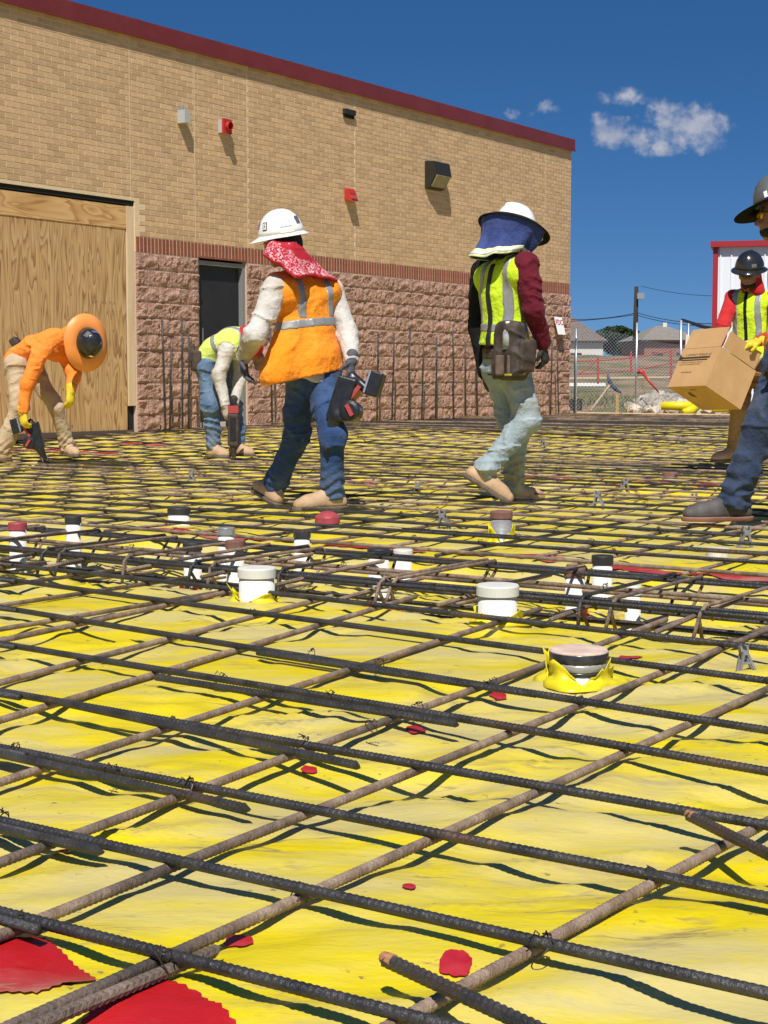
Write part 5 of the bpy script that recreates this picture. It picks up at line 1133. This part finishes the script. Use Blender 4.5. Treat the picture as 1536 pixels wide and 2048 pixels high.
w3.boot('R', at(598, 1003, 9.12), M_BOOT, M_SOLE, ln=.29); w3.boot('L', at(496, 955, 9.95), M_BOOT, M_SOLE, up=(.30, -.15, 1), ln=.27)
w3.hand('L', at(490, 760, 9.2) - at(487, 716, 9.22), (.6, -.2, 0), M_GLG, .55); w3.hand('R', at(700, 760, 9.2) - at(703, 724, 9.24), (-.6, .3, 0), M_GLG, 1.1)
hat = w3.helmet(at(563, 470, 9.3), (-.16, -.1, 1), (-.95, .25, 0), M_HW, rim=(.028, .022), front=.04)
w3.sticker(hat, math.radians(62), .42, .034, .05, M_STK, '5', M_INK, M_STG); w3.sticker(hat, math.radians(122), .45, .07, .045, M_STL); w3.sticker(hat, math.radians(122), .13, .085, .022, mat('sticker_cream', (.74, .70, .58), rough=.5)); w3.sticker(hat, math.radians(26), .5, .035, .05, M_STB); w3.sticker(hat, math.radians(165), .5, .035, .05, M_INKD)
c, f, u, l = w3.J['X'], w3.hf, w3.hu, w3.hl; w3.build('hair', Field([ell(c + u * .012 - f * .022, (l, f, u), (.083, .098, .11)), ell(c - u * .05 - f * .05, (l, f, u), (.066, .055, .06))], .02), M_HAIR, h=.008)
# bandana: from under the helmet, over the neck and shoulders
X3, N3 = w3.J['X'], w3.J['N']
def bandana(s, prims, hem0, hem1, zlow, seed, name='bandana'):
    """cloth over neck and shoulders, cut off along the hem line hem0 -> hem1"""
    f = Field(prims, .03); f.post = [folds(seed, .012, (13, 13, 11))]; hd = unit(hem1 - hem0); hn = unit(np.cross(np.cross(hd, V3(0, 0, 1)), hd)) * 1.0; hn = hn if hn[2] > 0 else -hn
    def hem(P): return np.minimum((P - hem0) @ hn, P[:, 2] - zlow) + .007 * np.sin((P @ hd) * 34) + .004 * np.sin((P @ hd) * 71)
    def whole(P): return np.maximum(np.maximum(f(P), -hem(P)), P[:, 2] - (X3[2] + .02))
    lo, hi = f.bounds(.05); V, Fq = surf(whole, lo, hi, s.h * .8); me = mesh(name, V - s.base, Fq, M_BAND, True)
    at_ = me.attributes.new('border', 'FLOAT', 'POINT'); t = hem(V); at_.data.foreach_set('value', (sstep(.012, .02, t) * (1 - sstep(.10, .11, t))).astype(np.float32)); return obj(name, me, s.root)
bandana(w3, [cap(at(560, 488, 9.28), at(585, 530, 9.28), .098, .105), cap(at(575, 515, 9.25), at(640, 575, 9.36), .105, .095), cap(at(550, 510, 9.18), at(600, 570, 9.15), .065, .085), cap(at(600, 555, 9.2), at(662, 572, 9.42), .06, .055)], at(520, 506, 9.2), at(579, 548, 9.2), at(620, 557, 9.3)[2], 15)
# tying tool
def tool(P, scale, label, axis, side, up=None):
    """battery rebar tying tool: axis points down the nose, side to the battery"""
    a = unit(axis); b = unit(np.asarray(side, float) - a * (np.asarray(side) @ a)); c = np.cross(a, b); P = np.asarray(P, float); o = empty('tying_tool', P, label, 'tool', 'rebar tying tools'); k = scale
    f = Field([rbox(P + a * .02 * k, (a, b, c), (.10 * k, .045 * k, .034 * k), .014), cap(P + a * .10 * k, P + a * .2 * k - b * .02 * k, .036 * k, .02 * k), cap(P - a * .09 * k + b * .01 * k, P - a * .05 * k + b * .1 * k, .022 * k, .022 * k)], .02); sdf_obj('tool_body', f, .0055, M_BPL, o, P)
    sdf_obj('battery', Field([rbox(P - a * .085 * k + b * .125 * k, (a, b, c), (.055 * k, .03 * k, .036 * k), .008)], 0), .005, M_BPL, o, P); MB().obox(-a * .085 * k + b * .094 * k, (a, b, c), (.05 * k, .004 * k, .037 * k)).build('battery_rail', M_GALV, o)
    rc = a * .06 * k + b * .055 * k; MB().tube([rc - c * .046 * k, rc - c * .042 * k, rc - c * .034 * k, rc + c * .034 * k, rc + c * .042 * k, rc + c * .046 * k], [.03 * k, .044 * k, .048 * k, .048 * k, .044 * k, .03 * k], 20).build('wire_reel', M_BPL, o)
    MB().obox(a * .06 * k + b * .06 * k + c * .05 * k * (-1), (unit(a + b), unit(a - b), c), (.028 * k, .009 * k, .008 * k)).obox(a * .06 * k + b * .06 * k + c * .05 * k, (unit(a + b), unit(a - b), c), (.028 * k, .009 * k, .008 * k)).build('reel_latch', M_RPL, o); MB().obox(-a * .02 * k + b * .048 * k - c * .01 * k, (unit(a - b * .4), unit(b + a * .4), c), (.04 * k, .009 * k, .036 * k)).build('red_trim', M_RPL, o)
    for sg in (-1, 1): MB().tube([a * .185 * k + c * sg * .012 * k, a * .25 * k + c * sg * .014 * k - b * .01 * k, a * .27 * k + c * sg * .012 * k + b * .012 * k], [.011 * k, .008 * k, .006 * k], 7).build('jaw', M_WIRE, o, True)
    return o
tool(at(688, 790, 9.12), 1.32, 'black tying tool with red latch carried by the orange vest walker', at(668, 862, 9.1) - at(700, 760, 9.12), (1, -.2, .35))

# --- walking worker with the blue neck drape
Y = 10.05
w4 = Person('person in lime vest and maroon sleeves with white hat and blue neck drape', dict(P=at(1010, 722, Y), W=at(1008, 660, Y), C=at(1006, 590, Y), N=at(1018, 520, 10.03), X=at(1035, 462, 10.05), SR=at(1052, 528, 9.88), ER=at(1068, 622, 9.86), AR=at(1086, 692, 9.98), SL=at(972, 545, 10.22), EL=at(960, 655, 10.28), AL=at(972, 742, 10.2),
    HR=at(1027, 738, 9.98), KR=at(1058, 842, 9.95), QR=at(968, 940, 9.92), HL=at(998, 738, 10.12), KL=at(1030, 860, 10.2), QL=at(1028, 974, 10.32)), (.75, .66, 0), headf=(.85, .5, -.1))
w4.body(); w4.shirt(M_MAR, amp=.010, seed=21, g=.008); w4.trousers(M_JEAN2, amp=.019, seed=22, r=1.1)
w4.vest(M_LIME, .10, bands=(.21,), vs=.115, flare=.012, seed=23, neck=.08, hemslope=.0)
w4.strap(-.02, .03, .021, M_BLT, .02, .62, side=-1)
def sleeve(s, S, m, r, seed): f = Field(s.arm(S, r, .004), .02); f.post = [folds(seed, .008, (14, 14, 20))]; return s.build('sleeve', f, m)
sleeve(w4, 'L', M_BLKC, 1.42, 24)
w4.boot('R', at(1015, 1003, 9.9), M_BOOT, M_SOLE, up=(.62, .0, 1), ln=.30); w4.boot('L', at(1075, 985, 10.42), M_BOOT, M_SOLE, ln=.29)
w4.hand('R', at(1094, 740, 10.0) - at(1086, 692, 9.98), (-.8, .3, .1), M_GLB, .75, gr=1.15); w4.hand('L', at(980, 785, 10.2) - at(972, 742, 10.2), (.6, .5, 0), M_GLB, .4, gr=1.1)
hat = w4.helmet(at(1030, 452, 10.05), (.26, .30, 1), (.85, .5, 0), M_HW, rim=(.028, .022), front=.04)
w4.sticker(hat, math.radians(200), .72, .07, .032, M_STK)
# wide shade brim with a cloth drape falling behind
c, f_, l_, u_, a_, b_, hh = w4.hat; n = 56; V = []
for e, zz in [(.9, .10), (1.45, .02), (1.74, -.16), (1.73, -.20), (1.42, -.05), (.88, .05)]:
    for k in range(n):
        th = 2 * math.pi * k / n; V.append(c + f_ * a_ * e * math.cos(th) + l_ * b_ * e * 1.04 * math.sin(th) + u_ * zz * hh - w4.base)
Fc = [(i * n + k, (i + 1) * n + k, (i + 1) * n + (k + 1) % n, i * n + (k + 1) % n) for i in range(5) for k in range(n)] + [(5 * n + k, k, (k + 1) % n, 5 * n + (k + 1) % n) for k in range(n)]
obj('shade_brim', mesh('shade_brim', V, Fc, M_BLKC, True), w4.root)
V, V2 = [], []; n = 90; rows = 22; dn = V3(0, 0, -1)
def drape_pt(th, s):
    e0 = 1.60; top = c + f_ * a_ * e0 * math.cos(th) + l_ * b_ * e0 * 1.04 * math.sin(th) - u_ * .10 * hh
    back = -math.cos(th); fo = (.030 * float(vnoise(np.array(th * 2.6), np.array(s * .8), seed=7)) + .016 * float(vnoise(np.array(th * 6.1 + s), np.array(s * 1.5), seed=8))) * s
    ln = .215 + .07 * max(0, back) + .02 * math.sin(th * 2.3)
    rad = unit(f_ * math.cos(th) + l_ * math.sin(th)); sw = rad * (-.075 * s * (1 - .75 * max(0, back)) + fo) + rad * (.05 * s * s * max(0, back)) - f_ * .05 * s * s
    return top + dn * ln * (s ** .95) + sw
th0, th1 = math.radians(58), math.radians(302)
for i in range(rows):
    for k in range(n): V.append(drape_pt(th0 + (th1 - th0) * k / (n - 1), i / (rows - 1)) - w4.base)
def grid_f(r, n): return [(i * n + k, i * n + k + 1, (i + 1) * n + k + 1, (i + 1) * n + k) for i in range(r - 1) for k in range(n - 1)]
dp = obj('neck_drape', mesh('neck_drape', V, grid_f(rows, n), M_NAVY, True), w4.root); md = dp.modifiers.new('thick', 'SOLIDIFY'); md.thickness = .004
def trim(s0, s1, m, off):
    W_ = []
    for i in range(5):
        for k in range(n):
            th = th0 + (th1 - th0) * k / (n - 1); rad = unit(f_ * math.cos(th) + l_ * math.sin(th)); W_.append(drape_pt(th, s0 + (s1 - s0) * i / 4) + rad * off - w4.base)
    o = obj('drape_band', mesh('drape_band', W_, grid_f(5, n), m, True), dp); md = o.modifiers.new('thick', 'SOLIDIFY'); md.thickness = .003; md.offset = 0
M_PBAND = mat('pale_lime_band', (.60, .66, .30), (.68, .72, .42), rough=.6, scale=30)
trim(.80, 1.02, M_PBAND, .005); trim(.87, .95, mat('silver_band', (.62, .63, .58), rough=.4), .0085)
# belt with pouches, a bottle showing
pb_ = at(1015, 700, 9.83); ax = (unit(w4.lat), unit(w4.F), V3(0, 0, 1)); L4, F4 = ax[0], ax[1]
p0 = at(1020, 690, 9.84); f = Field([rbox(p0, (L4, F4, ax[2]), (.105, .06, .15), .04), rbox(p0 - V3(0, 0, .12), (L4, F4, ax[2]), (.12, .07, .10), .035), rbox(p0 + L4 * -.10 + F4 * .03 - V3(0, 0, .07), (L4, F4, ax[2]), (.05, .06, .10), .02)], .02); f.post = [folds(31, .010, (16, 16, 14))]; pu = w4.build('tool_pouch', f, M_POUCH, h=.007)
for dx in (-.065, .0, .06):
    pp = p0 + V3(dx * 1.1, -.088, -.13); w4.build('pouch_pocket', Field([rbox(pp, (V3(1, 0, 0), V3(0, 1, 0), V3(0, 0, 1)), (.029, .024, .065), .012)], 0), mat('brown_leather_worn', (.08, .055, .04), (.16, .11, .08), rough=.75, scale=16), pu, h=.006)
w4.build('pouch_tag', Field([rbox(p0 + V3(-.02, -.108, -.19), (L4, F4, ax[2]), (.035, .004, .008), .003)], 0), mat('worn_yellow', (.45, .36, .03), rough=.7), pu, h=.004)
MB().lathe([(.0005, .115), (.012, .114), (.012, .098), (.013, .092), (.03, .06), (.033, .03), (.033, -.05), (.0005, -.05)][::1], p0 + V3(-.02, -.055, .02) - w4.base, 14).build('water_bottle', mat('clear_bottle', (.22, .23, .24), (.4, .42, .43), rough=.12, scale=30), w4.root, True); MB().lathe([(.0005, .128), (.014, .127), (.014, .11), (.0005, .109)], p0 + V3(-.02, -.055, .02) - w4.base, 12).build('bottle_cap', M_STK, w4.root, True)
w4.build('tool_belt', Field([cap(w4.J['P'] - w4.up * .02 + w4.up * .05, w4.J['P'] + w4.up * .06, .165, .165, w4.F, .8)], 0), M_POUCH, h=.008) if False else None
b = Field([cap(w4.J['P'] + w4.up * .02, w4.J['P'] + w4.up * .07, .168, .168, w4.F, .82)], 0); b.post = [lambda P, d: np.maximum(d, np.abs((P - w4.J['P']) @ w4.up - .045) - .035)]; w4.build('tool_belt', b, M_POUCH, h=.008)

# --- worker entering at the right edge
Y = 8.05
w5 = Person('person in blue jeans and wide grey hat with yellow glasses at the right edge', dict(P=at(1588, 690, 8.1), W=at(1590, 630, 8.1), C=at(1588, 560, 8.1), N=at(1575, 490, 8.1), X=at(1556, 432, 8.1), SL=at(1588, 520, 7.9), EL=at(1600, 630, 7.85), AL=at(1560, 705, 7.82), SR=at(1588, 520, 8.3), ER=at(1600, 630, 8.35), AR=at(1560, 700, 8.38),
    HL=at(1585, 705, 8.0), KL=at(1518, 850, 7.96), QL=at(1468, 1000, 8.0), HR=at(1588, 705, 8.2), KR=at(1610, 860, 8.25), QR=at(1680, 985, 8.3)), (-1, .05, 0), headf=(-1, .04, -.08), h=.008)
w5.body(h=.0065); w5.shirt(M_BLKC, seed=31); w5.trousers(M_JEAN3, amp=.022, seed=32, r=1.08); w5.vest(M_OV, -.05, bands=(.2,), seed=33)
w5.boot('L', at(1385, 1035, 7.98), M_BOOTD, M_SOLER, ln=.31); w5.boot('R', at(1620, 1000, 8.3), M_BOOTD, M_SOLER, up=(.4, 0, 1))
w5.hand('L', (-.3, 0, -1), (0, 1, 0), M_GLB, .6); w5.hand('R', (-.3, 0, -1), (0, -1, 0), M_GLB, .6)
hat = w5.helmet(at(1562, 402, 8.1), (-.30, .20, 1), (-1, .0, -.05), M_HG, rim=(.115, .115), front=.0, droop=.015, brim_m=mat('brim_shade_black', (.008, .008, .008), (.014, .014, .014), rough=.95, spec=.05, scale=10)); w5.sticker(hat, math.radians(40), .22, .03, .04, M_STK, '?', M_INKD) if False else None  # brim near black: underside shade put into the colour, against yellow ground bounce
w5.sticker(hat, math.radians(48), .24, .02, .034, M_STK)
def glasses(s, m, lens):
    c, f, u, l = s.J['X'], s.hf, s.hu, s.hl
    g = s.build('glasses', Field([cap(c + f * .094 + u * .024 - l * .05, c + f * .094 + u * .024 + l * .05, .0045), cap(c + f * .09 + u * .022 + l * .058, c - f * .01 + u * .01 + l * .082, .0035), cap(c + f * .09 + u * .022 - l * .058, c - f * .01 + u * .01 - l * .082, .0035)], .004), m, h=.003)
    for sg in (-1, 1): sdf_obj('lens', Field([ell(c + f * .092 + u * .008 + l * sg * .032, (l, f, u), (.03, .008, .019))], 0), .003, lens, g, s.base)
glasses(w5, M_BPL, mat('amber_lens', (.75, .42, .02), (.85, .5, .05), rough=.1, scale=5))
c, f, u, l = w5.J['X'], w5.hf, w5.hu, w5.hl
w5.build('beard', Field([ell(c - u * .075 + f * .035, (l, f, u), (.058, .064, .044))], .02), M_HAIR, h=.006)

# --- worker carrying the carton
Y = 13.3
w6 = Person('person in lime vest, red shirt and black hard hat carrying a carton', dict(P=at(1506, 712, Y), W=at(1504, 675, Y), C=at(1504, 628, Y), N=at(1500, 580, Y), X=at(1499, 548, 13.22), SR=at(1466, 596, 13.42), ER=at(1447, 650, 13.2), AR=at(1432, 690, 13.12), SL=at(1546, 600, 13.2), EL=at(1560, 665, 13.0), AL=at(1514, 684, 12.86),
    HR=at(1492, 722, 13.36), KR=at(1478, 818, 13.25), QR=at(1470, 899, 13.4), HL=at(1522, 722, 13.24), KL=at(1535, 815, 13.1), QL=at(1545, 900, 13.2)), (-.5, -.86, 0), headf=(-.45, -.88, -.22), h=.009)
w6.body(h=.007); w6.shirt(M_REDS, amp=.010, seed=41, g=.004); w6.trousers(M_TAN, amp=.013, seed=42); w6.vest(M_LIME, -.03, bands=(.12,), seed=43, neck=.075)
pf = lambda P: np.maximum(np.maximum(w6.vest_f(P) - .006, np.abs((P - w6.J['P']) @ w6.lat) - .016), -((P - w6.J['P']) @ w6.F)); sdf_obj('zip_placket', pf, .007, M_BLKC, w6.vest_o, w6.base, bounds=w6.vest_b)
w6.boot('R', at(1430, 916, 13.3), M_BOOT, M_SOLE, ln=.29); w6.boot('L', at(1515, 920, 12.9), M_BOOT, M_SOLE)
w6.hand('L', at(1488, 690, 12.84) - at(1514, 684, 12.86), (-.3, .4, -1), M_GLY, .55, gr=1.2); w6.hand('R', (-.5, -.4, -.6), (.6, -.5, 0), M_GLY, .6, gr=1.2)
hat = w6.helmet(at(1499, 536, 13.24), (-.05, -.28, 1), (-.45, -.88, 0), M_HB2, rim=(.032, .03), front=.02); w6.sticker(hat, math.radians(35), .3, .045, .03, M_HG)
glasses(w6, M_BPL, M_BPL)
c, f, u, l = w6.J['X'], w6.hf, w6.hu, w6.hl
w6.build('beard', Field([ell(c - u * .085 + f * .022, (l, f, u), (.062, .072, .048))], .02), M_HAIR, h=.006)
f = Field([cap(c - f * .045, c - f * .07 - u * .13, .088, .095), cap(c + l * .055 - u * .02 - f * .02, c + l * .07 - u * .14, .04, .055)], .03); f.post = [folds(44, .008, (14, 14, 10))]; w6.build('head_scarf', f, M_REDS, h=.008)
# --- carton
C0 = at(1411, 771, 12.62); e1 = at(1335.6, 774, 12.62 + .415) - C0; e2 = at(1440.6, 693, 12.62 + .10) - C0; e3 = at(1480, 812.6, 12.62 + .208) - C0
x1 = unit(e1); x2 = unit(e2 - x1 * (e2 @ x1)); x3 = np.cross(x1, x2); x3 = x3 if x3 @ e3 > 0 else -x3; l1, l2, l3 = np.linalg.norm(e1), .36, abs(e3 @ x3)
M_CART = mat('corrugated_card', (.46, .27, .115), (.52, .315, .14), rough=.85, scale=5, bump=.1); M_CARI = mat('card_edge', (.62, .55, .46), rough=.9)
bx_ = empty('carton', C0, 'open tilted brown cardboard carton with printed side held by the worker', 'box'); T = .006
def slab(o_, a, b, la, lb, name, m=M_CART, th=T, nv=None):
    nv = np.cross(a, b) if nv is None else nv; MB().obox(o_ + a * la / 2 + b * lb / 2 + nv * th / 2, (a, b, nv), (la / 2, lb / 2, th / 2)).build(name, m, bx_)
slab(V3(0, 0, 0), x1, x2, l1, l2, 'side_panel', nv=x3); slab(x3 * T, x3, x2, l3 - T, l2, 'end_panel', nv=x1); slab(x1 * (l1 - T) + x3 * T, x3, x2, l3 - T, l2, 'end_panel', nv=x1); slab(x3 * l3 + x1 * T, x1, x2, l1 - 2 * T, l2, 'side_panel', nv=-x3); slab(x1 * T + x3 * T, x1, x3, l1 - 2 * T, l3 - 2 * T, 'bottom_panel', nv=x2)
def flap(o_, a, la, b, lb, name='flap', m=M_CART): slab(o_ + b * .003, a, unit(b), la, lb, name, m, .005)
flap(x2 * l2 + x1 * .01, x1, l1 - .02, unit(x2 + x3 * .06), .19); flap(x2 * l2 + x3 * .02, x3, l3 - .05, unit(x2 - x1 * .12), .15); flap(x2 * l2 + x1 * l1 + x3 * .02, x3, l3 - .04, unit(x2 * .9 + x1 * .4), .17, m=M_CARI); flap(x2 * l2 + x3 * l3 + x1 * .02, x1, l1 - .04, unit(x2 * .3 + x3), .16)
no = -x3; ink = mat('carton_ink', (.05, .03, .018), rough=.8)
def mark(u0, v0, w, h, name='print', o_=None, a=None, b=None, n_=None):
    a = x1 if a is None else a; b = x2 if b is None else b; n_ = no if n_ is None else n_; MB().obox(a * (u0 + w / 2) + b * (v0 + h / 2) + n_ * .0012, (a, b, n_), (w / 2, h / 2, .0006)).build(name, ink, bx_)
mark(.09, .262, .35, .017); mark(.11, .243, .32, .011); mark(.43, .25, .045, .035); mark(.455, .28, .02, .02)
rr = random.Random(4)
for row, (u0, u1, v0, h) in enumerate([(.09, .41, .288, .02), (.16, .45, .222, .009), (.18, .44, .203, .009), (.25, .37, .125, .015)]):
    u = u0
    while u < u1:
        w = rr.uniform(.35, .6) * h; mark(u, v0, w * .45, h, 'print_letter'); mark(u + w * .45, v0 + rr.choice((0, .42, .85)) * h, w * .55, h * .15, 'print_letter'); u += w * 1.7 if rr.random() > .14 else w * 2.8
for u0, v0, w, h in ((.30, .1, .02, .09), (.33, .12, .015, .06), (.18, .06, .08, .008)): mark(u0, v0, w, h, 'print', a=x1, b=x3, n_=-x2)
M_FOAM = mat('white_liner', (.75, .75, .76), rough=.8); MB().obox(x1 * l1 * .06 + x2 * (l2 + .09) + x3 * l3 * .55, (x1, x2, x3), (.012, .07, .06)).build('liner', M_FOAM, bx_); MB().obox(x1 * (l1 * .95) + x2 * (l2 + .11) + x3 * .1, (unit(x1 + x2), unit(x2 - x1), x3), (.012, .09, .06)).build('liner', M_FOAM, bx_)

# --- bent worker in orange at the left
Y = 14.6
w1 = Person('person in orange long sleeves and orange brimmed hard hat bending with a tying tool', dict(P=at(42, 718, 14.65), W=at(72, 695, 14.6), C=at(108, 684, 14.55), N=at(140, 676, 14.5), X=at(166, 690, 14.42), SR=at(82, 702, 14.38), ER=at(54, 768, 14.3), AR=at(46, 826, 14.28), SL=at(132, 710, 14.68), EL=at(148, 750, 14.62), AL=at(141, 784, 14.5),
    HR=at(32, 730, 14.54), KR=at(36, 815, 14.4), QR=at(4, 900, 14.4), HL=at(62, 735, 14.78), KL=at(112, 815, 14.72), QL=at(134, 890, 14.85)), (.95, -.3, 0), headf=(.35, -.35, -.86), headup=(.72, -.66, -.1), h=.0105)
w1.body(); w1.shirt(M_OS, amp=.012, seed=51, g=.01); w1.trousers(M_KHAKI, amp=.022, seed=52, r=1.08); w1.boot('R', at(-40, 915, 14.3), M_BOOT, M_SOLE); w1.boot('L', at(165, 912, 14.6), M_BOOT, M_SOLE)
w1.hand('R', at(50, 860, 14.25) - at(46, 826, 14.28), (.5, .6, 0), M_GLY, .8, gr=1.25); w1.hand('L', at(140, 815, 14.45) - at(141, 784, 14.5), (-.6, .4, 0), M_GLY, .6, gr=1.25)
hat = w1.helmet(at(176, 686, 14.36), (.66, -.74, -.08), (.2, .1, -.95), M_HB2, rim=(.125, .10), front=.0, droop=.035, brim_m=M_HO, size=1.04); w1.sticker(hat, math.radians(210), .62, .06, .06, M_HG); w1.sticker(hat, math.radians(335), .6, .05, .045, M_STK, None, None, M_RPL); w1.sticker(hat, math.radians(160), .7, .06, .035, M_STB)
nf = Field([cap(at(136, 668, 14.48), at(150, 700, 14.5), .075, .06)], .02); nf.post = [folds(53, .008, (14, 14, 14))]; w1.build('neck_gaiter', nf, M_OS, h=.009)
w1.build('hip_pouch', Field([rbox(at(37, 692, 14.68), (V3(.8, 0, .6), V3(0, 1, 0), V3(-.6, 0, .8)), (.04, .08, .09), .02)], 0), M_RPL if False else M_POUCH)
tool(at(70, 866, 14.36), 1.25, 'black and red tying tool gripped in a yellow glove at left', V3(.25, 0, -1), (-1, 0, .15))
# --- bent worker in the lime vest behind
Y = 15.2
w2 = Person('person in pale lime vest and pale jeans bending over the mat behind the orange vest', dict(P=at(416, 722, 15.25), W=at(434, 697, 15.2), C=at(462, 682, 15.15), N=at(489, 682, 15.12), X=at(526, 716, 15.28), SR=at(455, 698, 15.0), ER=at(438, 752, 14.95), AR=at(451, 812, 14.9), SL=at(480, 705, 15.3), EL=at(480, 758, 15.25), AL=at(468, 808, 15.1),
    HR=at(412, 735, 15.15), KR=at(421, 815, 15.05), QR=at(427, 893, 15.1), HL=at(432, 735, 15.35), KL=at(470, 815, 15.35), QL=at(473, 890, 15.35)), (.95, -.25, 0), headf=(.5, -.2, -.84), headup=(.8, -.1, .5), h=.0105)
w2.body(); w2.shirt(M_CREAM, amp=.010, seed=61, g=.008); w2.trousers(M_JEAN4, amp=.02, seed=62, r=1.05); w2.vest(M_LIME2, .02, bands=(.2,), seed=63, vs=.1, flare=.01)
w2.boot('R', at(465, 912, 14.9), M_BOOT, M_SOLE); w2.boot('L', at(510, 905, 15.2), M_BOOT, M_SOLE); w2.hand('R', (.1, 0, -1), (.5, .6, 0), M_GLW, .7, gr=1.15); w2.hand('L', (.05, 0, -1), (-.5, -.5, 0), M_GLB, .6, gr=1.15)
hat = w2.helmet(at(537, 722, 15.32), (.8, .1, -.1), (.5, -.2, -.84), M_HW, rim=(.03, .025), front=.04)
f = Field([cap(at(492, 672, 15.1), at(505, 695, 15.1), .10, .10)], .02); f.post = [folds(64, .008)]; w2.build('neck_scarf', f, M_REDS, h=.009)
w2.build('belt_pouch', Field([rbox(at(392, 722, 15.1), (V3(.9, .3, 0), V3(-.3, .9, 0), V3(0, 0, 1)), (.045, .07, .10), .02), rbox(at(384, 705, 15.1), (V3(1, 0, 0), V3(0, 1, 0), V3(0, 0, 1)), (.025, .05, .09), .01)], .01), M_POUCH)
p = at(467, 860, 14.88); o = empty('tying_tool', p, 'rusty red long tying tool held upright by the bent lime worker', 'tool', 'rebar tying tools'); sdf_obj('tool_body', Field([rbox(p, (V3(1, 0, 0), V3(0, 1, 0), V3(.06, 0, 1)), (.055, .05, .16), .02), cap(p - V3(0, 0, .14), p - V3(.0, 0, .27), .035, .02)], .02), .007, M_POUCH, o, p); MB().box((-.05, -.045, .163), (.05, .045, .235)).build('battery', M_RPL, o); MB().box((-.03, -.056, -.1), (.03, -.0505, .12)).build('tool_grip', M_BPL, o)
pass
